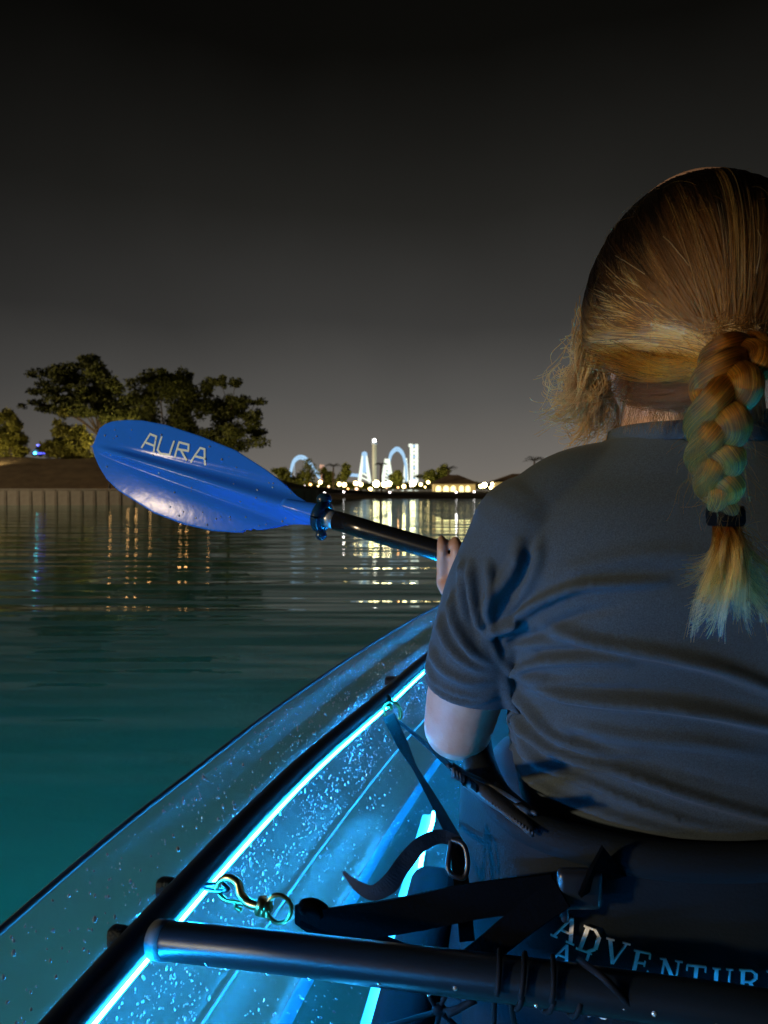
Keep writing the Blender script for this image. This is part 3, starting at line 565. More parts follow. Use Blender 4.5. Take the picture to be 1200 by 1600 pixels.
# lettering on the back
pr = mat('white_print', (.92, .95, .97), .6)
GL = {'A': [((-.42, -.5), (.02, .5), .09), ((.02, .5), (.42, -.5), .17), ((-.22, -.14), (.25, -.14), .08), ((-.58, -.5), (-.24, -.5), .07), ((.2, -.5), (.6, -.5), .07)],
 'D': [((-.26, -.5), (-.26, .5), .17), ((-.45, .5), (.08, .5), .08), ((-.45, -.5), (.08, -.5), .08), ((.08, .5), (.38, .26), .12), ((.38, .28), (.40, -.26), .17), ((.40, -.26), (.08, -.5), .12)],
 'V': [((-.40, .5), (.0, -.5), .17), ((.0, -.5), (.40, .5), .09), ((-.58, .5), (-.2, .5), .07), ((.2, .5), (.58, .5), .07)],
 'E': [((-.22, -.5), (-.22, .5), .17), ((-.42, .5), (.36, .5), .08), ((-.42, -.5), (.38, -.5), .08), ((-.2, .02), (.2, .02), .08), ((.36, .5), (.38, .26), .07), ((.38, -.5), (.42, -.24), .07), ((.2, .14), (.2, -.1), .06)],
 'N': [((-.34, -.5), (-.34, .5), .08), ((-.34, .5), (.34, -.5), .17), ((.34, -.5), (.34, .5), .08), ((-.55, .5), (-.28, .5), .07), ((.18, .5), (.52, .5), .07), ((-.5, -.5), (-.18, -.5), .07)],
 'T': [((0, -.5), (0, .5), .17), ((-.44, .5), (.44, .5), .09), ((-.44, .5), (-.44, .26), .06), ((.44, .5), (.44, .26), .06), ((-.18, -.5), (.18, -.5), .07)],
 'U': [((-.3, .5), (-.3, -.22), .17), ((-.3, -.22), (-.1, -.48), .13), ((-.1, -.48), (.16, -.48), .1), ((.16, -.48), (.32, -.22), .08), ((.32, -.22), (.32, .5), .08), ((-.48, .5), (-.12, .5), .07), ((.16, .5), (.48, .5), .07)],
 'R': [((-.28, -.5), (-.28, .5), .17), ((-.46, .5), (.1, .5), .08), ((.1, .5), (.32, .36), .1), ((.33, .38), (.33, .14), .16), ((.33, .14), (.1, .0), .1), ((-.28, .0), (.12, .0), .08), ((.05, 0), (.42, -.5), .16), ((-.46, -.5), (-.1, -.5), .07)],
 'L': [((-.2, -.5), (-.2, .5), .17), ((-.4, .5), (0, .5), .07), ((-.38, -.5), (.36, -.5), .08), ((.36, -.5), (.4, -.22), .07)]}
def letter(ch, u, v, h, rot, off=.0045):
    mb = MB(); cr, sr = math.cos(rot), math.sin(rot)
    for (x0, y0), (x1, y1), w in GL[ch]:
        dx, dy = x1-x0, y1-y0; l = math.hypot(dx, dy); nx, ny = -dy/l*w/2, dx/l*w/2; pts = []
        for k in range(5):
            f = k/4; pts.append((x0+dx*f+nx, y0+dy*f+ny)); pts.append((x0+dx*f-nx, y0+dy*f-ny))
        W3 = []
        for X, Y in pts:
            X *= h*.92; Y *= -h; W3.append(surf(u+X*cr-Y*sr, v+X*sr+Y*cr, off))
        W3 = np.array(W3); W4 = W3+[0, .0012, 0]; off += .00012
        mb.add(np.vstack([W3, W4]), [(2*k, 2*k+1, 2*k+3, 2*k+2) for k in range(4)]+[(10+2*k+2, 10+2*k+3, 10+2*k+1, 10+2*k) for k in range(4)]+[(2*k, 2*k+2, 12+2*k, 10+2*k) for k in range(4)]+[(2*k+1, 11+2*k, 13+2*k, 2*k+3) for k in range(4)])
    return mb.out('letter', pr, sb, False)
for ch, u, v, h, r in [('A', 886, 1452, 37, 24), ('D', 921, 1470, 37, 20), ('V', 962, 1489, 36, 15), ('E', 1001, 1506, 36, 12), ('N', 1047, 1519, 36, 9), ('T', 1087, 1528, 36, 6), ('U', 1129, 1533, 36, 4), ('R', 1170, 1535, 36, 3), ('E', 1212, 1537, 36, 2),
   ('A', 880, 1491, 30, 22), ('L', 921, 1503, 24, 19), ('U', 945, 1577, 30, 12)]: letter(ch, u, v, h, rad(r))
# straps
web = mat('webbing', (.0008, .0010, .0014), .9, spec=.03, bump=(260, .9, .001)); webl = mat('webbing_tail', (.008, .012, .018), .7, spec=.2, bump=(260, .9, .001)); brz = mat('bronze_hook', (.42, .34, .14), .28, 1, bump=(60, .3, .001)); blkp = mat('black_buckle', (.012, .014, .018), .3)
def rpath(pts, n=30): return smooth_path([P(*q) for q in pts], n)
def sides(a0, a1, n):   # width direction turning from a0 to a1 (angles in the picture-ish plane)
    return np.array([[math.cos(a), .15, math.sin(a)] for a in np.linspace(a0, a1, n)])
p = rpath([(607, 1118, 1.42), (640, 1185, 1.10), (680, 1255, .82), (716, 1322, .66)]); V, F = ribbon(p, np.interp(np.linspace(0, 1, 30), [0, .3, .5, 1], [.024, .018, .007, .012]), (1, .1, .35)); st = mk('strap', V, F, web, seat, False)
p = rpath([(616, 1122, 1.42), (660, 1158, 1.05), (702, 1196, .80), (745, 1232, .66)]); V, F = ribbon(p, .007, (0, .3, 1)); mk('strap', V, F, web, seat, False)
hk = MB()
def ring(c, ax, bx__, n=24):
    th = np.linspace(0, 2*math.pi, n+1); return np.array([c+np.array(ax)*math.cos(a)+np.array(bx__)*math.sin(a) for a in th])
c = P(613, 1112, 1.43); hk.add(*tube(ring(c, (.016, 0, -.004), (.0, .004, -.02)), .0032, 8, False)); hk.add(*tube([P(594, 1094, 1.46), P(604, 1098, 1.45), P(610, 1106, 1.44)], .005, 8)); hk.add(*tube(ring(P(598, 1094, 1.455), (.014, 0, 0), (0, .008, .008)), .003, 8, False)); hk.add(*ball(P(609, 1104, 1.44), .007)); hk.out('snap_hook', brz, st)
# lower strap with big snap hook
p = rpath([(462, 1428, .70), (500, 1443, .685), (560, 1440, .665), (640, 1428, .64), (740, 1408, .605), (870, 1392, .575)], 40); V, F = ribbon(p, np.interp(np.linspace(0, 1, 40), [0, .08, .2, 1], [.018, .026, .030, .026]), (0, 0, 1), .003); st2 = mk('strap', V, F, web, seat, False)
p = rpath([(470, 1440, .695), (540, 1462, .672), (600, 1470, .655), (650, 1490, .64)], 20); V, F = ribbon(p, .008, (0, .6, .6), .002); mk('strap', V, F, web, seat, False)
p = rpath([(878, 1395, .566), (820, 1436, .575), (760, 1484, .585), (705, 1524, .60)], 20); V, F = ribbon(p, .021, (.5, 0, .85), .003); mk('strap', V, F, web, seat, False)
V, F = tube(rpath([(470, 1418, .692), (488, 1416, .69), (508, 1428, .687)], 10), [.006]+[.0075]*8+[.006], 8); mk('keeper', V, F, web, st2)
hk = MB(); dpt = .715
hk.add(*tube(ring(P(436, 1420, .708), (.0115, -.002, -.003), (-.003, 0, -.0125)), .0022, 8, False))
hk.add(*tube(rpath([(424, 1420, .71), (405, 1416, .715), (385, 1408, .722), (376, 1396, .725), (372, 1380, .73), (357, 1371, .735), (343, 1377, .74), (338, 1387, .742)], 40), np.interp(np.linspace(0, 1, 40), [0, .25, .6, 1], [.0035, .0045, .0038, .0028]), 10))
hk.add(*tube(rpath([(343, 1396, .742), (350, 1404, .738), (370, 1409, .73), (400, 1416, .716)], 16), .0019, 8)); hk.add(*tube(rpath([(368, 1409, .73), (369, 1418, .73), (378, 1422, .728)], 8), .0022, 8)); hk.add(*tube([P(412, 1404, .712), P(405, 1428, .712)], .0052, 10)); hk.add(*tube([P(419, 1407, .711), P(413, 1430, .711)], .0045, 10))
hk.out('snap_hook', brz, st2)
V, F = tube(np.vstack([rpath([(316, 1383, .79), (335, 1382, .76), (352, 1384, .738), (356, 1389, .737)], 12), rpath([(350, 1392, .742), (335, 1391, .76), (318, 1388, .79)], 12)]), .0024, 8); mk('pad_eye', V, F, blkp, kay)
# strap tail, buckles
p = rpath([(716, 1316, .645), (690, 1307, .645), (660, 1318, .64), (630, 1350, .635), (605, 1384, .63), (582, 1395, .63), (558, 1384, .635), (536, 1362, .645)], 50); V, F = ribbon(p, np.interp(np.linspace(0, 1, 50), [0, .3, .6, .85, 1], [.010, .013, .016, .009, .002]), sides(1.9, 1.2, 50), .0012); mk('strap_tail', V, F, webl, seat, False)
p = rpath([(706, 1312, .645), (722, 1318, .64), (722, 1372, .63), (705, 1366, .632), (704, 1314, .645)], 30); V, F = tube(p, .0022, 8, False); mk('buckle', V, F, blkp, seat)
p = rpath([(714, 1320, .648), (722, 1390, .64), (730, 1470, .64)], 12); V, F = ribbon(p, .013, (1, 0, 0), .002); mk('strap', V, F, web, seat, False)
V, F = ball((0, 0, 0), 1, 4, 3)
cB = surf(905, 1388, .022)
V, F = box(cB, (.034, .012, .030)); o = mk('buckle', V, F, blkp, seat); b_ = o.modifiers.new('b', 'BEVEL'); b_.width = .005; b_.segments = 3
V, F = box(surf(882, 1402, .026), (.006, .010, .036)); o = mk('buckle', V, F, blkp, seat); b_ = o.modifiers.new('b', 'BEVEL'); b_.width = .0025; b_.segments = 3
V, F = ribbon([surf(905, 1395, .02), surf(935, 1365, .014), surf(960, 1345, .010)], .036, (.7, 0, .7), .003); mk('strap', V, F, web, seat, False)
# lashing cords on the cross bar
cordm = mat('black_cord', (.004, .005, .007), .7, spec=.15); T = thing('lashing_cord', tuple(bar[17]), 'thin black cord knotted round the cross bar with loose ends below', 'cord')
def barwrap(k, tilt, r=.0185, n=20, a0=0, a1=2*math.pi): 
    q = bar[k]; return np.array([q+[tilt*(a/(2*math.pi)-.5), -r*math.cos(a), r*math.sin(a)] for a in np.linspace(a0, a1, n)])
mb = MB()
for k, tl_ in ((16, .018), (17, .024), (18, .020)): mb.add(*tube(barwrap(k, tl_), .0021, 6))
mb.out('wrap', cordm, T)
mb = MB()
for pts in ([(742, 1500, .575), (770, 1540, .55), (772, 1580, .55), (768, 1630, .56)], [(775, 1505, .56), (795, 1545, .54), (800, 1580, .545), (812, 1630, .56)], [(700, 1545, .60), (686, 1575, .60), (650, 1590, .61), (600, 1605, .62)], [(738, 1563, .59), (712, 1575, .59), (688, 1583, .60), (680, 1620, .60)], [(668, 1548, .60), (680, 1572, .60), (700, 1592, .60), (722, 1612, .60)]):
    mb.add(*tube(rpath(pts, 16), .0021, 6))
mb.add(*ball(P(686, 1577, .60), (.006, .005, .005))); mb.add(*tube(rpath([(742, 1562, .588), (700, 1585, .592)], 6), .0032, 6)); mb.out('loose_end', cordm, T)
T = thing('lashing_cord', tuple(bar[26]), 'flat black cord crossing the bar diagonally under the lettering', 'cord')
V, F = tube(rpath([(905, 1500, .545), (945, 1530, .518), (985, 1572, .515), (1010, 1612, .53)], 20), .0028, 6); mk('cord', V, F, cordm, T)

# ================================================================== PADDLE
pb = mat('blue_paddle_plastic', (.02, .17, 1.0), .16, spec=.05, bump=(45, .25, .0012)); pw = mat('white_blade_print', (.62, .85, 1.0), .5)
sh = mat('black_shaft', (.006, .007, .008), .2, spec=.55)
pA = P(494, 804, 1.085); pH = P(690, 862, 1.0); ax = (pH-pA); ax /= np.linalg.norm(ax)
pad = thing('kayak_paddle', tuple(pH), 'blue bladed kayak paddle with black shaft held out over the water', 'paddle')
pT = P(143, 697, 1.26); bx0 = (pA-pT); Lb = np.linalg.norm(bx0); bx0 /= Lb; pS = P(330, 829, 1.145); bn = np.cross(bx0, pS-pT); bn /= np.linalg.norm(bn)
if bn[1] > 0: bn = -bn     # normal towards the camera
by0 = np.cross(bn, bx0)
def onplane(u, v):
    d = D(u, v); o = np.array([0, 0, CAM_Z]); k = ((pT-o)@bn)/(d@bn); q = o+d*k-pT; return q@bx0, q@by0
top = [(143, 697), (145, 680), (152, 669), (161, 662), (172, 657.5), (183, 656), (200, 655), (220, 656), (257, 663), (312, 681), (367, 703), (414, 733), (440, 753), (462, 775), (480, 786), (495, 791)]
bot = [(143, 698), (146, 712), (153, 728), (165, 748), (183, 766), (202, 778), (238, 801), (286, 819), (330, 829), (367, 831.5), (378, 831), (383, 826), (389, 828.5), (394, 825), (400, 828), (410, 827), (425, 824), (445, 819), (465, 817.5), (492, 819)]
tp = np.array([onplane(*q) for q in top]); bt = np.array([onplane(*q) for q in bot])
if tp[8, 1] < bt[8, 1]: by0 = -by0; tp[:, 1] *= -1; bt[:, 1] *= -1
a_lo, a_hi = min(tp[:, 0].min(), bt[:, 0].min()), min(tp[-1, 0], bt[-1, 0])
def hgt(a, b):
    q = (a-a_lo)/(a_hi-a_lo); mid = np.interp(q, [0, .5, 1], [ridge0, ridge1, ridge2]); w = .004+.008*q; x = (b-mid)/w
    g = min(1, max(0, (q-.03)*6)); ridge = .0105*math.exp(-x*x)*g-.0035*math.exp(-(abs(x)-2.1)**2*1.2)*g*min(1, q*1.6)
    return ridge-.9*(b-mid)**2*1.2-.02*(q-.5)**2
ridge0 = onplane(158, 702)[1]*1; ridge1 = onplane(320, 752)[1]; ridge2 = onplane(492, 805)[1]
if tp[8, 1] < 0: pass
_chk = onplane(220, 656)[1]
NA, NBl = 150, 56
sa = (1-np.cos(np.linspace(0, math.pi/2, NA)))/1.0; sa = np.clip(sa, 0, 1)
def blade_pt(i, j):
    a = a_lo+(a_hi-a_lo)*(sa[i]*.6+.4*sa[i]**.8) if False else a_lo+(a_hi-a_lo)*(i/(NA-1))**1.35
    yt = np.interp(a, tp[:, 0], tp[:, 1]); yb = np.interp(a, np.maximum.accumulate(bt[:, 0]), bt[:, 1]); b = yt+(yb-yt)*j/(NBl-1)
    return pT+bx0*a+by0*b+bn*hgt(a, b)
V = [blade_pt(i, j) for i in range(NA) for j in range(NBl)]; F = [(i*NBl+j, (i+1)*NBl+j, (i+1)*NBl+j+1, i*NBl+j+1) for i in range(NA-1) for j in range(NBl-1)]
blade = solid(mk('blade', V, F, pb, pad), .004, -1 if False else 0)
# socket, drip ring, ferrule, shaft
V, F = tube(smooth_path([pA-ax*.055+bn*.002, pA-ax*.03, pA-ax*.0, pA+ax*.004], 12), np.linspace(.010, .0165, 12), 18); mk('socket', V, F, pb, pad)
mb = MB(); mb.add(*tube(ring(pA+ax*.010, np.cross(ax, (0, 0, 1))*.016, np.cross(ax, np.cross(ax, (0, 0, 1)))*.016), .0085, 10, False)); mb.add(*ball(pA+ax*.010+np.array([.003, 0, .024]), (.011, .009, .009))); mb.add(*ball(pA+ax*.010+np.array([-.001, -.004, -.026]), (.008, .008, .008))); mb.out('drip_ring', mat('drip_ring_rubber', (.006, .03, .07), .22), pad)
V, F = tube([pA+ax*.012, pA+ax*.034], .0132, 18); mk('ferrule', V, F, mat('ferrule_metal', (.45, .5, .52), .35, .6), pad)
LS = 1.42; V, F = tube(smooth_path([pA+ax*.033, pA+ax*LS], 30), .0138, 20); mk('shaft', V, F, sh, pad)
V, F = tube([pA+ax*.034+np.array([0, -.0136, .0022]), pA+ax*.30+np.array([0, -.0136, .0022])], .0007, 5); mk('shaft_line', V, F, mat('shaft_line', (.35, .33, .28), .3), pad)
# second blade at the far end of the shaft
pE = pA+ax*(LS+.02); V2 = []
for v in V if False else [blade_pt(i, j) for i in range(0, NA, 3) for j in range(0, NBl, 5)]:
    r_ = v-pA; V2.append(pE-bx0*(r_@bx0)*1.0+by0*(r_@by0)+bn*(r_@bn))
na = len(range(0, NA, 3)); nb_ = len(range(0, NBl, 5)); F2 = [(i*nb_+j, i*nb_+j+1, (i+1)*nb_+j+1, (i+1)*nb_+j) for i in range(na-1) for j in range(nb_-1)]
solid(mk('blade', V2, F2, pb, pad), .004)
# blade lettering, drawn as square strokes
ST = {'A': [((222, 699), (234, 678)), ((234, 678), (244, 682)), ((244, 682), (241, 706)), ((229, 692), (242, 697))],
      'U': [((252, 683), (247, 703)), ((247, 703), (251, 709)), ((251, 709), (266, 711)), ((266, 711), (272, 690))],
      'R': [((274, 714), (280, 691)), ((280, 691), (295, 695)), ((295, 695), (295, 705)), ((295, 705), (278, 702)), ((284, 704), (292, 719))],
      'B': [((299, 722), (313, 700)), ((313, 700), (320, 702)), ((320, 702), (321, 726)), ((305, 713), (321, 717))]}
for ch, sts in ST.items():
    mb = MB(); lift = .0006
    for (u0, v0), (u1, v1) in sts:
        a0, b0 = onplane(u0, v0); a1, b1 = onplane(u1, v1)
        if _sgn_fix if '_sgn_fix' in globals() else False: pass
        d_ = np.array([a1-a0, b1-b0]); l = np.linalg.norm(d_); n_ = np.array([-d_[1], d_[0]])/l*.0016; d_ = d_/l; a0 -= d_[0]*.0012; b0 -= d_[1]*.0012; a1 += d_[0]*.0012; b1 += d_[1]*.0012
        Q = []
        for k in range(6):
            f = k/5; a = a0+(a1-a0)*f; b = b0+(b1-b0)*f
            for sg in (1, -1): aa, bb_ = a+n_[0]*sg, b+n_[1]*sg; Q.append(pT+bx0*aa+by0*bb_+bn*(hgt(aa, bb_)+.002+lift))
        Q = np.array(Q); Q2 = Q-bn*(lift+.0006); lift += .00015
        mb.add(np.vstack([Q, Q2]), [(2*k, 2*k+1, 2*k+3, 2*k+2) for k in range(5)]+[(2*k, 2*k+2, 14+2*k, 12+2*k) for k in range(5)]+[(2*k+1, 13+2*k, 15+2*k, 2*k+3) for k in range(5)])
    mb.out('letter', pw, blade, False)
dm = MB()
for _ in range(60):
    q = RNG.uniform(.03, .97); a = a_lo+(a_hi-a_lo)*q; yt = np.interp(a, tp[:, 0], tp[:, 1]); yb = np.interp(a, np.maximum.accumulate(bt[:, 0]), bt[:, 1]); b = yb+(yt-yb)*RNG.uniform(.04, .96)
    r = RNG.uniform(.0006, .0019); dm.add(dv*r+(pT+bx0*a+by0*b+bn*(hgt(a, b)+.0022)), df_)
tag(dm.out('water_drops', dropm, blade), kind='stuff')

# ================================================================== PERSON
pers = thing('person', (.27, .72, .15), 'person seen from behind in a grey t-shirt, blond hair in a braid, holding the paddle', 'person')
skin = mat('skin', (.42, .27, .20), .5, noise=(45, (.36, .21, .15)), bump=(220, .55, .0008)); skin.node_tree.nodes['Principled BSDF'].inputs['Subsurface Weight'].default_value = .15; skin.node_tree.nodes['Principled BSDF'].inputs['Subsurface Radius'].default_value = (.02, .008, .004)
def union(name, parts, voxel, its):
    mb = MB()
    for V, F in parts: mb.add(V, F)
    me = bpy.data.meshes.new('tmp'); me.from_pydata(np.vstack(mb.V).tolist(), [], mb.F); o = bpy.data.objects.new('tmp', me); COL.objects.link(o)
    m = o.modifiers.new('r', 'REMESH'); m.mode = 'VOXEL'; m.voxel_size = voxel; m2_ = o.modifiers.new('s', 'SMOOTH'); m2_.factor = .5; m2_.iterations = its
    dg = bpy.context.evaluated_depsgraph_get(); ev = o.evaluated_get(dg); m3 = bpy.data.meshes.new_from_object(ev)
    n = len(m3.vertices); co = np.empty(n*3); m3.vertices.foreach_get('co', co); co = co.reshape(-1, 3); no = np.empty(n*3); m3.vertices.foreach_get('normal', no); no = no.reshape(-1, 3)
    fc = [tuple(p.vertices) for p in m3.polygons]; bpy.data.objects.remove(o); bpy.data.meshes.remove(m3); bpy.data.meshes.remove(me); return co, no, fc
def limb(pts, rs, n=16, seg=20, **k):
    q = smooth_path(np.c_[np.array(pts, float), np.array(rs, float)], n); return tube(q[:, :3], q[:, 3], seg, round_ends=True, **k)
CX = .27
def mir(pts): return [(2*CX-x, y, z) for x, y, z in pts]
sh_on = lambda x: pA+ax*((x-pA[0])/ax[0])          # point of the shaft at world x
parts = [ball((.260, .648, .885), (.076, .094, .098), 28, 20), ball((.262, .70, .835), (.056, .052, .055), 24, 16), ball((.262, .72, .868), (.055, .036, .05), 20, 14),
    limb([(.262, .660, .84), (.265, .664, .79), (.268, .672, .735)], [.056, .058, .068]), limb([(.262, .745, .885), (.262, .762, .862), (.262, .768, .852)], [.007, .010, .012], 8, 12), ball((.262, .752, .832), (.022, .008, .006)), ball((.262, .745, .806), (.018, .016, .014)),
    ball((.182, .655, .872), (.008, .018, .028)), ball((.340, .655, .872), (.008, .018, .028)),
    limb([(.27, .69, .68), (.27, .695, .56), (.27, .705, .42), (.275, .72, .26)], [.10, .095, .09, .12], 20, 28, ea=1, eb=1),
    limb([(.14, .675, .675), (.27, .675, .70), (.40, .675, .675)], [.045, .06, .045])]
elb, wr = (.071, .733, .492), (.100, .925, .570)
parts.append(limb([(.125, .672, .67), (.090, .70, .585), (.075, .728, .515), elb, (.083, .79, .512), (.096, .87, .545), wr], [.045, .0375, .0355, .033, .034, .027, .021], 30, 20))
relb, rwr = (.468, .72, .49), (.43, .79, .50)
rh = sh_on(.40); rwr = (rh[0]+.015, rh[1]-.055, rh[2]-.055)
parts.append(limb([(.415, .672, .67), (.45, .70, .585), (.465, .715, .515), relb, (.46, .74, .49), rwr], [.045, .0375, .0355, .033, .031, .021], 30, 20))
# hands: palm beyond/below the shaft, fingers coming up its near side and hooking over the top
def hand(sx, w_, inward):
    s0 = sh_on(sx); w_ = np.array(w_); up = np.array([0, 0, 1.]); nr = np.array([0, -1., 0]); out = []
    kn = s0+up*-.040+nr*.018; out.append(limb([w_, (w_+kn)/2+[0, 0, 0], kn], [.020, .024, .022], 10, 14, ea=1))
    out.append(limb([w_+[0, 0, .01], kn+ax*.020+up*.004], [.018, .016], 8, 12)); out.append(limb([w_+[0, 0, .01], kn-ax*.020*1+up*.0], [.018, .014], 8, 12))
    for k, (o_, ln) in enumerate([(-.028, .74), (-.009, .92), (.010, 1.0), (.029, .93)]):
        b0 = kn+ax*o_*1.0+up*(.002*k); t1_ = s0+ax*(o_*1.05)+nr*.0235-up*.010; t2_ = s0+ax*(o_*1.05)+nr*.0225+up*.012*ln; t3_ = s0+ax*(o_*1.05)+nr*.008+up*(.0225*ln)
        out.append(limb([b0, t1_, t2_, t3_], [.0088, .0078, .0071, .0060], 14, 12))
    th0 = w_+(kn-w_)*.4+ax*inward*.02; out.append(limb([th0, s0-up*.026+ax*inward*.034+nr*.0, s0-up*.014-nr*.018+ax*inward*.034], [.012, .0105, .008], 12, 12)); return out
HX = .100
parts += hand(HX, wr, 1)+hand(.40, rwr, -1)
for sgx in (-1, 1):      # legs along the kayak
    h0 = K(.0, sgx*.09, .24); k0 = K(.42, sgx*.13, .30); a0_ = K(.80, sgx*.11, .06); f0 = K(.93, sgx*.11, .10)
    parts.append(limb([h0, (h0+k0)/2, k0, (k0+a0_)/2+[0, 0, .01], a0_, K(.84, sgx*.11, .045), f0], [.085, .073, .052, .05, .034, .03, .022], 34, 20))
co, no, fc = union('b', parts, .0034, 3)
mk('body', co, fc, skin, pers)
# eyes, ring
for sx in (-.03, .03): V, F = ball((.262+sx, .744, .882), .0115); mk('eye', V, F, mat('eye_white', (.7, .7, .68), .2), pers)
q = sh_on(HX)+ax*-.009+np.array([0, -.0215, -.024]); V, F = tube(ring(q, ax*.0105, np.array([0, .0105, .002])), .0014, 8, False); mk('ring', V, F, mat('silver_ring', (.8, .78, .72), .2, 1), pers)
# trousers
tr_m = mat('dark_trousers', (.02, .022, .03), .8, bump=(300, .5, .001)); parts = [limb([(.27, .71, .42), (.272, .715, .34), (.275, .72, .25)], [.080, .104, .128], 14, 28)]
for sgx in (-1, 1):
    h0 = K(.0, sgx*.09, .24); k0 = K(.42, sgx*.13, .30); a0_ = K(.78, sgx*.11, .075); parts.append(limb([h0, (h0+k0)/2, k0, (k0+a0_)/2+[0, 0, .01], a0_], [.094, .080, .060, .057, .042], 28, 20))
co, no, fc = union('t', parts, .008, 3); mk('trousers', co, fc, tr_m, pers)
# ---- shirt
def ring_loft(rows, seg=56):
    rows = smooth_path(np.array(rows, float)[:, [1, 2, 0, 3, 4]], 34); V = []; F = []
    for cx, cyy, z, hx, hy in rows:
        for j in range(seg):
            a = 2*math.pi*j/seg; ca, sa_ = math.cos(a), math.sin(a); e = .84; V.append((cx+hx*abs(ca)**e*np.sign(ca), cyy+hy*abs(sa_)**e*np.sign(sa_), z))
    n = len(rows)
    for i in range(n-1):
        for j in range(seg): k = (j+1) % seg; F.append((i*seg+j, i*seg+k, (i+1)*seg+k, (i+1)*seg+j))
    F += [tuple(range(seg))[::-1], tuple((n-1)*seg+j for j in range(seg))]; return V, F
rows = [(.40, .27, .70, .138, .104), (.445, .27, .70, .143, .102), (.49, .27, .70, .150, .103), (.53, .27, .70, .155, .106), (.57, .27, .70, .165, .112), (.62, .27, .695, .174, .117), (.67, .27, .69, .176, .113), (.71, .27, .683, .150, .096), (.74, .27, .678, .108, .078), (.765, .27, .672, .072, .066), (.79, .268, .668, .062, .06)]
parts = [ring_loft(rows)]
ARM = np.array([(.128, .670, .683), (.104, .684, .625), (.086, .702, .560), (.078, .722, .50)])
for m_ in (False, True):
    f = mir if m_ else (lambda x: x)
    parts.append(limb(f([(.215, .670, .730), (.165, .668, .712), (.128, .670, .680)]), [.036, .043, .050], 12, 24))
    parts.append(limb(f([tuple(x) for x in ARM]), [.051, .0495, .0465, .0445], 16, 28))
co, no, fc = union('s', parts, .0025, 14)
# folds: polylines in photo pixels laid on the back, amplitude (m), half width (px)
FO = [([(764, 989), (794, 975), (850, 937), (901, 916), (967, 911), (1040, 908)], .0062, 9), ([(771, 998), (794, 1047), (845, 1033), (920, 1029), (985, 1034)], .0050, 8),
 ([(850, 979), (920, 1000), (1037, 1021), (1130, 1045), (1200, 1073), (1300, 1110)], .0048, 13), ([(813, 1054), (864, 1080), (920, 1091), (1037, 1101), (1107, 1112), (1200, 1133), (1320, 1160)], .0052, 11),
 ([(785, 1055), (803, 1110), (841, 1157), (883, 1180), (967, 1203), (1060, 1236), (1200, 1278), (1320, 1310)], .0050, 8), ([(789, 1058), (827, 1105), (864, 1147), (930, 1172), (1000, 1180)], .0040, 8),
 ([(785, 1130), (817, 1199), (864, 1236), (929, 1264), (1037, 1297), (1200, 1315)], .0042, 7), ([(792, 1120), (827, 1178), (883, 1206), (943, 1231), (1013, 1262), (1107, 1292), (1220, 1300)], .0036, 7),
 ([(786, 1075), (812, 1140), (850, 1190), (900, 1215)], .003, 6), ([(880, 1130), (980, 1150), (1090, 1160), (1200, 1180)], .0028, 14), ([(860, 905), (940, 880), (1050, 868), (1150, 880)], .0015, 22),
 ([(790, 1010), (850, 1005), (900, 1012)], .0022, 7), ([(788, 1040), (850, 1060), (910, 1066), (980, 1072)], .0026, 8),
 ([(812, 850), (803, 885), (775, 925), (757, 965)], .0042, 12), ([(845, 845), (838, 890), (812, 935), (785, 965)], .0026, 12),
 ([(710, 930), (716, 975), (738, 1015), (778, 1046)], .0046, 8), ([(738, 880), (742, 940), (755, 990), (778, 1040)], .0040, 7), ([(690, 965), (705, 1010), (735, 1038), (776, 1052)], .0036, 7), ([(725, 880), (724, 930), (728, 970)], .003, 8), ([(765, 880), (768, 925), (764, 960), (772, 990)], .0036, 8),
 ([(668, 1040), (682, 1066), (712, 1082), (757, 1086), (781, 1074)], .0022, 4), ([(668, 1062), (690, 1084), (733, 1098), (781, 1084)], .0020, 4), ([(674, 1010), (690, 1042), (730, 1064), (776, 1062)], .0026, 7),
 ([(800, 1262), (900, 1282), (1020, 1318), (1200, 1328)], .0018, 5)]
VA = [([(776, 1000), (784, 1030), (782, 1052)], -.010, 9), ([(794, 1010), (850, 985), (910, 960), (980, 945)], -.0045, 12), ([(845, 1018), (920, 1014), (990, 1016)], -.003, 8), ([(860, 1058), (960, 1076), (1060, 1085), (1200, 1108)], -.0032, 10), ([(900, 1150), (1000, 1190), (1100, 1215), (1200, 1240)], -.0025, 12), ([(752, 985), (768, 1020), (780, 1046)], -.006, 7), ([(830, 870), (815, 905), (790, 945)], -.0018, 12), ([(725, 900), (733, 960), (750, 1010)], -.003, 7), ([(675, 1052), (690, 1073), (730, 1090), (780, 1079)], -.0016, 4)]
def project(c):
    x = c[:, 0]; y = c[:, 1]; z = c[:, 2]-CAM_Z; f = y*math.cos(PITCH)-z*math.sin(PITCH); up = y*math.sin(PITCH)+z*math.cos(PITCH); return 600+1200*x/f, 800-1200*up/f
def pdist(U, Vv, pl):
    best = np.full(len(U), 1e9); par = np.zeros(len(U)); n = len(pl)-1
    for i in range(n):
        a = np.array(pl[i], float); b = np.array(pl[i+1], float); d = b-a; k = np.clip(((U-a[0])*d[0]+(Vv-a[1])*d[1])/(d@d), 0, 1); q = np.hypot(U-a[0]-d[0]*k, Vv-a[1]-d[1]*k); m_ = q < best; best[m_] = q[m_]; par[m_] = (i+k[m_])/n
    return best, par
def pl_smooth(pl): 
    q = smooth_path(np.array([(a, b, 0) for a, b in pl], float), 14) if len(pl) > 2 else np.array([(a, b, 0) for a, b in pl], float); return [(a, b) for a, b, _ in q]
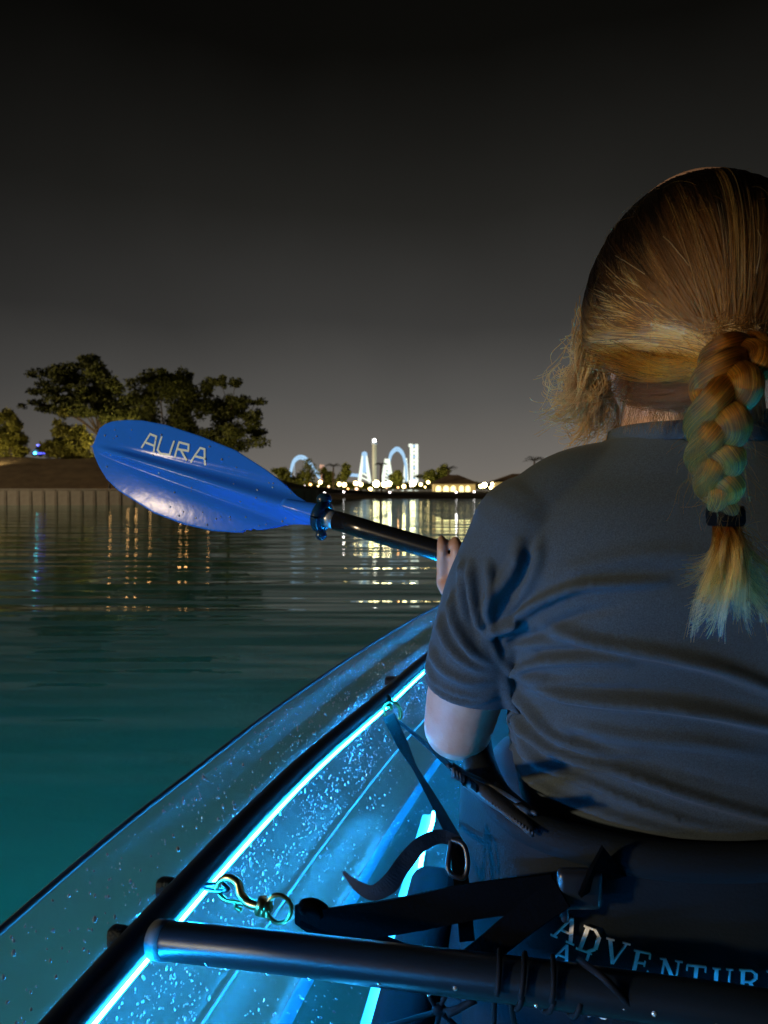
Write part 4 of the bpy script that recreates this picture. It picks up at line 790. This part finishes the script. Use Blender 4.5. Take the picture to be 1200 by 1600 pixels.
def displace(cc_, nn_):
    U, Vv = project(cc_); w_ = np.clip((-nn_[:, 1]+.15)/.5, 0, 1)*(cc_[:, 1] < .76); d = np.zeros(len(U))
    for pl, amp, wd in FO+VA:
        dist, par = pdist(U, Vv, pl_smooth(pl)); env = np.clip(1.15-par**3*1.0, 0, 1)*np.clip(.35+par*5, 0, 1) if amp > 0 else np.clip(1.2-par**2*1.1, 0, 1)
        d += (2.4 if amp > 0 else 1.3)*amp*np.clip(np.hypot(U-778, Vv-1045)/46, .22, 1)*np.exp(-(dist/(wd*.66))**2*.9)*env
    return d*w_
mirco = co.copy(); mirco[:, 0] = 2*CX-mirco[:, 0]; mirno = no.copy(); mirno[:, 0] *= -1
left = co[:, 0] < CX+.02
dd = displace(co, no); dr = displace(mirco, mirno); bl_ = np.clip((co[:, 0]-CX-.04)/.06, 0, 1); dd = dd*(1-bl_)+dr*bl_
import mathutils
fine = np.array([mathutils.noise.noise((x*14, y*14, z*34)) for x, y, z in co])*.0011
co2 = co+no*(dd+fine)[:, None]
# openings
def keep_mask(c):
    k = c[:, 2] > .4415+.004*np.sin(c[:, 0]*40); neck = (np.hypot(c[:, 0]-.266, c[:, 1]-.668) < .067) & (c[:, 2] > .745); k &= ~neck
    for m_ in (0, 1):
        x = c.copy(); 
        if m_: x[:, 0] = 2*CX-x[:, 0]
        a = ARM[2]; b = ARM[3]; dr_ = (b-a)/np.linalg.norm(b-a); tt = (x-a)@dr_; rr = np.linalg.norm(x-a-tt[:, None]*dr_, axis=1); k &= ~((tt > .016) & (rr < .053) & (x[:, 0] < .135) & (x[:, 2] < .56))
    return k
def clampcut(c, c2):
    z0 = .4415+.004*np.sin(c[:, 0]*40); m_ = (c[:, 2] < z0) & (c[:, 2] > z0-.0045); c2[m_, 2] = z0[m_]; k = c[:, 2] > z0-.0045
    neck = (np.hypot(c[:, 0]-.266, c[:, 1]-.668) < .065) & (c[:, 2] > .745); k &= ~neck
    for q in (0, 1):
        x = c.copy()
        if q: x[:, 0] = 2*CX-x[:, 0]
        a = ARM[2]; b = ARM[3]; dr_ = (b-a)/np.linalg.norm(b-a); tt = (x-a)@dr_; rr = np.linalg.norm(x-a-tt[:, None]*dr_, axis=1); zone = (rr < .0470) & (x[:, 0] < .119) & (x[:, 2] < .56)
        k &= ~(zone & (tt > .0205)); mm = zone & (tt > .016) & (tt <= .0205); dv_ = dr_*np.array([-1 if q else 1, 1, 1]); c2[mm] -= (tt[mm]-.016)[:, None]*dv_
    return k
km = clampcut(co, co2)
idx = np.cumsum(km)-1; fc2 = [tuple(idx[i] for i in f) for f in fc if all(km[i] for i in f)]
par_ = list(range(int(km.sum())))
def find(a):
    while par_[a] != a: par_[a] = par_[par_[a]]; a = par_[a]
    return a
for f in fc2:
    a = find(f[0])
    for b in f[1:]: par_[find(b)] = a
rt = np.array([find(i) for i in range(len(par_))]); big = np.bincount(rt).argmax(); kb = rt == big; id2 = np.cumsum(kb)-1; fc2 = [tuple(id2[i] for i in f) for f in fc2 if kb[f[0]]]
shm = bpy.data.materials.new('grey_jersey'); shm.use_nodes = True; t = shm.node_tree; b = t.nodes['Principled BSDF']; tc = N(t, 'ShaderNodeTexCoord'); n1 = N(t, 'ShaderNodeTexNoise', i_Scale=900, i_Detail=2); t.links.new(tc.outputs['Object'], n1.inputs[0]); r1 = ramp(t, n1.outputs[0], [(.3, (.029, .041, .050)), (.7, (.048, .067, .082))]); t.links.new(r1.outputs[0], b.inputs['Base Color']); b.inputs['Roughness'].default_value = .85; b.inputs['Specular IOR Level'].default_value = .2
b.inputs['Sheen Weight'].default_value = .06; bp = N(t, 'ShaderNodeBump', i_Strength=.2, i_Distance=.0005); t.links.new(n1.outputs[0], bp.inputs['Height']); t.links.new(bp.outputs[0], b.inputs['Normal'])
shirt = mk('t_shirt', co2[km][kb], fc2, shm, pers); sm_ = shirt.modifiers.new('soften', 'SMOOTH'); sm_.factor = .5; sm_.iterations = 3; solid(shirt, .002, 0)
th = np.linspace(0, 2*math.pi, 60); p = np.array([(.266+.0685*math.cos(a), .667+.067*math.sin(a), .764-.004*math.sin(a)-.002*math.cos(a)) for a in th]); V, F = tube(p, .0045, 10, False, ea=1.7, eb=.6); mk('collar', V, F, shm, shirt)

# ================================================================== HAIR
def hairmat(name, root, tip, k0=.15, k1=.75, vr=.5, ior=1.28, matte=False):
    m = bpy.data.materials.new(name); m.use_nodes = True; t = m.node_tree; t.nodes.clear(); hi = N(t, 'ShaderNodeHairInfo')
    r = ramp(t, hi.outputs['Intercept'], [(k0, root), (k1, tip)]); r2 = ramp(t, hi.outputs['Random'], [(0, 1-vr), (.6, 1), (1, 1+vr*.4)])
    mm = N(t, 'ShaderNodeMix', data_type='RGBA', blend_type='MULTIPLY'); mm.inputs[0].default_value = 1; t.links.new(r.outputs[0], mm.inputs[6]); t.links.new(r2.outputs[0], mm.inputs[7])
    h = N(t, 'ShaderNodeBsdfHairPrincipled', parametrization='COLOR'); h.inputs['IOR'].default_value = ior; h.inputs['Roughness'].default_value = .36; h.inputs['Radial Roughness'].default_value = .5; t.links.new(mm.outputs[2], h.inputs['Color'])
    if matte:
        h0 = N(t, 'ShaderNodeBsdfDiffuse'); h1 = N(t, 'ShaderNodeBsdfTranslucent'); h = N(t, 'ShaderNodeMixShader', i_0=.35); t.links.new(mm.outputs[2], h0.inputs[0]); t.links.new(mm.outputs[2], h1.inputs[0]); t.links.new(h0.outputs[0], h.inputs[1]); t.links.new(h1.outputs[0], h.inputs[2])
    o = N(t, 'ShaderNodeOutputMaterial'); t.links.new(h.outputs[0], o.inputs[0]); return m
def hair(name, strands, r0, r1, m, parent):
    """strands: list of (n,3) arrays, all the same length n"""
    A = np.array(strands); k, n, _ = A.shape; cu = bpy.data.hair_curves.new(name); cu.add_curves([n]*k)
    cu.points.foreach_set('position', (A.reshape(-1, 3)-ROOT[parent.name]).ravel().astype(np.float32))
    rr = np.tile(np.linspace(r0, r1, n), k).astype(np.float32)
    att = cu.attributes.get('radius') or cu.attributes.new('radius', 'FLOAT', 'POINT'); att.data.foreach_set('value', rr)
    cu.materials.append(m); o = bpy.data.objects.new(name, cu); COL.objects.link(o); o.parent = parent; ROOT[o.name] = ROOT[parent.name]; return o
HC = np.array([.259, .635, .858]); HR = np.array([.0945, .106, .119]); BR = np.array([.241, .528, .818])   # braid root
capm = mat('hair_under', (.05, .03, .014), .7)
def cap_fn(V):
    return V
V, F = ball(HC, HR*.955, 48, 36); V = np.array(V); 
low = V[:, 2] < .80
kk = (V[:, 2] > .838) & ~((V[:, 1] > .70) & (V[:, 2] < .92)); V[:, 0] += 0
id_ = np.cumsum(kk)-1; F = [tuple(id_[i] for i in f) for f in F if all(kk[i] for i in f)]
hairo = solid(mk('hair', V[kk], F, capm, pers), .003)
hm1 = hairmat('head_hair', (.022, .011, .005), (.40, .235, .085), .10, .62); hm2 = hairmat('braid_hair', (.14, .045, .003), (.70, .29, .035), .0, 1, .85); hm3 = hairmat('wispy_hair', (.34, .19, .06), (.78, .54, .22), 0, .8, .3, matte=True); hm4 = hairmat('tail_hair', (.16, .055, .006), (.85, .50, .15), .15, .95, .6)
tgt = (BR-HC)/HR; tgt /= np.linalg.norm(tgt)
strands = []; n = 22; tt_ = np.linspace(0, 1, n)[:, None]
locks = []
for _ in range(330):          # lock centres: groups of hair that lie together
    while True:
        d = RNG.normal(size=3); d /= np.linalg.norm(d)
        if d[2] > -.12 and d[1] > -.75 and not (d[1] > .45 and d[2] < .35): break
    locks.append((d, RNG.uniform(-.5, 1)))
sets = [[], [], []]
for li, (d0, lay) in enumerate(locks):
    ws = RNG.uniform(.03, .06); cl_ = RNG.choice(3, p=[.30, .34, .36]) if d0[2]-.35*abs(d0[0]) < .55 else RNG.choice(3, p=[.86, .12, .02]); wv = RNG.uniform(0, 6.28)
    for _ in range(82):
        g = RNG.normal(size=3)*ws; rad_ = np.linalg.norm(g)/ws
        side = np.clip(abs(d0[0])*1.1, 0, 1)*np.sign(d0[0]); sag = np.array([.10*side, -.1, -.55*abs(side)-.04])
        d = d0+g*(1-.55*tt_)+.030*np.sin(tt_*4.4+wv)*np.array([1, 0, 1])*np.sin(math.pi*tt_); d /= np.linalg.norm(d, axis=1)[:, None]
        q = (1-tt_)*d+tt_*tgt+4*tt_*(1-tt_)*sag*(.8+.25*lay)*.5; q /= np.linalg.norm(q, axis=1)[:, None]
        lay_r = .985+(.014*lay-.006*rad_)*np.sin(math.pi*np.clip(tt_*1.1, 0, 1))+.003*RNG.normal()
        p = HC+HR*q*lay_r; zf = .846; p[:, 2] = np.where(p[:, 2] < zf, zf-(zf-p[:, 2])*.32, p[:, 2]); conv = tt_**2.6; p = p+(BR+g*[.1, .05, .1]+RNG.normal(size=3)*[.004, .002, .004]-p[-1])*conv
        sets[cl_].append(p)
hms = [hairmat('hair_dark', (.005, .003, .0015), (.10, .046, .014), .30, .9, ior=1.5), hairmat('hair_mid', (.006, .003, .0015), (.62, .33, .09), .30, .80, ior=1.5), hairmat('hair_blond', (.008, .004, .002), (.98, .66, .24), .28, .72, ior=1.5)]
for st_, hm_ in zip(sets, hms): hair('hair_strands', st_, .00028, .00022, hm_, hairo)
# flyaways over the head silhouette
fly = []
for _ in range(130):
    d = RNG.normal(size=3); d /= np.linalg.norm(d)
    if d[2] < -.3 or d[1] > .5: continue
    a = np.cross(d, RNG.normal(size=3)); a /= np.linalg.norm(a); L_ = RNG.uniform(.02, .06); p = HC+HR*(d*(1.0+.06*np.sin(tt_*2.6)*RNG.uniform(.2, 1))+a*tt_*L_*8+np.array([0, 0, -1])*tt_**2*.2); fly.append(p)
hair('flyaway_strands', fly, .00009, .00004, hm2, hairo)
# nape hair sweeping from below the ear to the root, and long curly wisps at the left
nape = []
for _ in range(800):
    a = RNG.uniform(0, 1); s = HC+np.array([-.088+.05*a+RNG.normal()*.006, -.01-.055*a+RNG.normal()*.01, -.018-.018*RNG.uniform()-.004*a]); m_ = (s+BR)/2+np.array([-.004, -.014, -.012-.010*RNG.uniform()]); nape.append(smooth_path([s, m_, BR+RNG.normal(size=3)*[.007, .004, .006]], n))
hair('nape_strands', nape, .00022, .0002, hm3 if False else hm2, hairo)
nf = []
for _ in range(520):
    u = RNG.uniform(980, 1085); a = P(u, 588+RNG.uniform(-25, 18), .592); b = P(u+RNG.uniform(-30, 40), 640+RNG.uniform(-26, 40), .594); c_ = (a+b)/2+[RNG.normal()*.004, -.004, 0]; nf.append(smooth_path([a, c_, b], n))
for _ in range(900):      # loose hair swept across the nape from the ear to the plait
    u = RNG.uniform(955, 1030); v = RNG.uniform(585, 640); nf.append(smooth_path([P(u, v-RNG.uniform(5, 25), .600), P(u+RNG.uniform(35, 55), v-RNG.uniform(-6, 14), .583), P(1110+RNG.uniform(-12, 12), v-RNG.uniform(5, 40), .545)], n))
hair('nape_down', nf, .00017, .00008, hairmat('nape_dark', (.04, .018, .006), (.20, .09, .03), 0, 1, .5), hairo)
wisps = []
def wisp(s, e, curl, k, spread):
    s = np.array(s); e = np.array(e); s = s+RNG.normal(size=3)*spread*.5; e = e+RNG.normal(size=3)*spread; ph = RNG.uniform(0, 6.28); f = RNG.uniform(k*.6, k*1.4); m_ = (s+e)/2+RNG.normal(size=3)*spread*.8
    p = smooth_path([s, m_, e], 30); t_ = np.linspace(0, 1, 30)[:, None]
    return p+curl*t_*np.hstack([np.sin(f*t_*6.28+ph), np.cos(f*t_*6.28+ph)*.7, np.sin(f*t_*6.28+ph+1.3)])
def wlock(u0, v0, du0, dv0, u1, v1, du1, dv1, dep, curl, nl, nh):
    for _ in range(nl):
        a = P(u0+RNG.uniform(-du0, du0), v0+RNG.uniform(-dv0, dv0), dep); b = P(u1+RNG.uniform(-du1, du1), v1+RNG.uniform(-dv1, dv1), dep+.01); c = curl*RNG.uniform(.4, 1.4); f = RNG.uniform(.7, 1.7); ph = RNG.uniform(0, 6.28); m_ = (a+b)/2+RNG.normal(size=3)*.006
        t_ = np.linspace(0, 1, 30)[:, None]; crl = c*t_*np.hstack([np.sin(f*t_*6.28+ph), np.cos(f*t_*6.28+ph)*.7, np.sin(f*t_*6.28+ph+1.3)])
        for _ in range(RNG.integers(nh//2, nh*2)):
            g = RNG.normal(size=3)*.0019; wisps.append(smooth_path([a+g*2, m_+g, a+(b-a)*RNG.uniform(.7, 1.05)+g*RNG.uniform(.5, 2.5)], 30)+crl*RNG.uniform(.85, 1.15))
wlock(925, 540, 18, 70, 912, 632, 22, 22, .655, .0045, 40, 8)
wlock(938, 590, 24, 26, 876, 628, 42, 38, .66, .0085, 40, 5)
wlock(935, 605, 20, 20, 925, 690, 40, 24, .67, .0095, 34, 5)
wlock(915, 530, 10, 40, 868, 575, 30, 50, .655, .008, 14, 2)
hair('wispy_strands', wisps, .00030, .00014, hm3, hairo)
# braid
bp_ = smooth_path([P(1156, 540, .534), P(1152, 562, .508), P(1134, 602, .493), P(1122, 652, .494), P(1116, 710, .509), P(1124, 765, .526), P(1133, 806, .538)], 120)
bt_, ba_, bb2 = frames(bp_, (1, 0, 0)); tz = np.linspace(0, 1, 120); Aw = np.interp(tz, [0, .1, .25, .8, 1], [.008, .0120, .0115, .0080, .003]); Bw = np.interp(tz, [0, .15, .8, 1], [.008, .0115, .0095, .003]); Rw = np.interp(tz, [0, .12, .3, .8, .93, 1], [.0085, .0098, .0090, .0073, .0059, .0050])
nbr = 2.0; bh = [[], []]
for k in range(3):
    ph = 2*math.pi*(nbr*tz*(1+.06*tz))+k*2*math.pi/3+.4; X = np.array([1, 0, 0]); c = bp_+Aw[:, None]*np.sin(ph)[:, None]*ba_+(Bw*np.sin(2*ph))[:, None]*np.array([0, -1, 0])
    V, F = tube(c, Rw*.86, 16, round_ends=False); br = mk('braid_strand', V, F, mat('braid_core', (.06, .035, .015), .7), pers)
    tt2, aa2, bb3 = frames(c, (0, -1, 0)); sel = np.linspace(0, 119, 60).astype(int)
    for _ in range(900):
        al = RNG.uniform(0, 6.28); tw = RNG.uniform(1.2, 2.2); rr = Rw[sel]*RNG.uniform(.84, 1.10); an = al+tw*tz[sel]*3
        bh[0 if math.sin(al*4+k*2.1)+.6*math.sin(al*9) > -.1 else 1].append(c[sel]+rr[:, None]*(np.cos(an)[:, None]*aa2[sel]+np.sin(an)[:, None]*bb3[sel]))
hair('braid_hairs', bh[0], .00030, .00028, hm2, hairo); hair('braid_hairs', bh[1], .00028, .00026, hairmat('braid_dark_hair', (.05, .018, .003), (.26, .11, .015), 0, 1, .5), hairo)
bw = []
for _ in range(300):
    i = RNG.integers(5, 110); s = bp_[i]+np.array([RNG.choice([-1, 1])*Aw[i]*1.2, -.004, 0]); bw.append(wisp(s, s+np.array([RNG.normal()*.012, -.002, -RNG.uniform(.01, .04)]), .002, .8, .003))
hair('braid_wisps', bw, .00010, .00005, hm2, hairo)
te = bp_[-1]; V, F = tube([te+[0, 0, .007], te+[0, 0, .004], te+[.001, .001, -.004], te+[.001, .001, -.007]], [.0118, .0130, .0130, .0118], 20); mk('hair_tie', V, F, mat('hair_tie', (.002, .002, .002), .9, 0, .05), pers)
tail = []; t_ = np.linspace(0, 1, 30)[:, None]
for li in range(34):
    a = RNG.uniform(0, 6.28); r = RNG.uniform(.1, 1)**.5; s0 = te+np.array([.0085*r*math.cos(a), .006*r*math.sin(a), -.005]); side = math.cos(a)*r; L_ = RNG.uniform(.042, .086)
    e0 = te+np.array([-.003+.027*side+RNG.normal()*.006, -.012+.012*math.sin(a)*r, -L_]); m0 = s0*.55+e0*.45+np.array([-.002-.006*side, -.008, .004]); cu = RNG.uniform(-.9, .9)+side*.9; fq = RNG.uniform(3.5, 6); ph = RNG.uniform(0, 6)
    for _ in range(48):
        g = RNG.normal(size=3)*[.0011, .001, .001]; ln = RNG.uniform(.72, 1.05)
        p = smooth_path([s0+g*.6, m0+g*1.1, s0+(e0-s0)*ln+g*(.9+RNG.uniform(0, 1.6))], 30)
        p = p+np.hstack([np.sin(t_*fq+ph)*.0050*t_+cu*.013*t_**3, np.cos(t_*fq+ph)*.003*t_, abs(cu)*.006*t_**5])+np.sin(t_*7+RNG.uniform(0, 6))*RNG.normal(size=3)*.0007*t_
        tail.append(p)
for _ in range(50):
    s0 = te+np.array([.004, -.004, -.008]); tail.append(wisp(s0, te+np.array([RNG.uniform(-.015, .045), -.01, -RNG.uniform(.02, .08)]), .006, .7, .005))
hair('tail_hairs', tail, .00026, .00012, hm4, hairo)
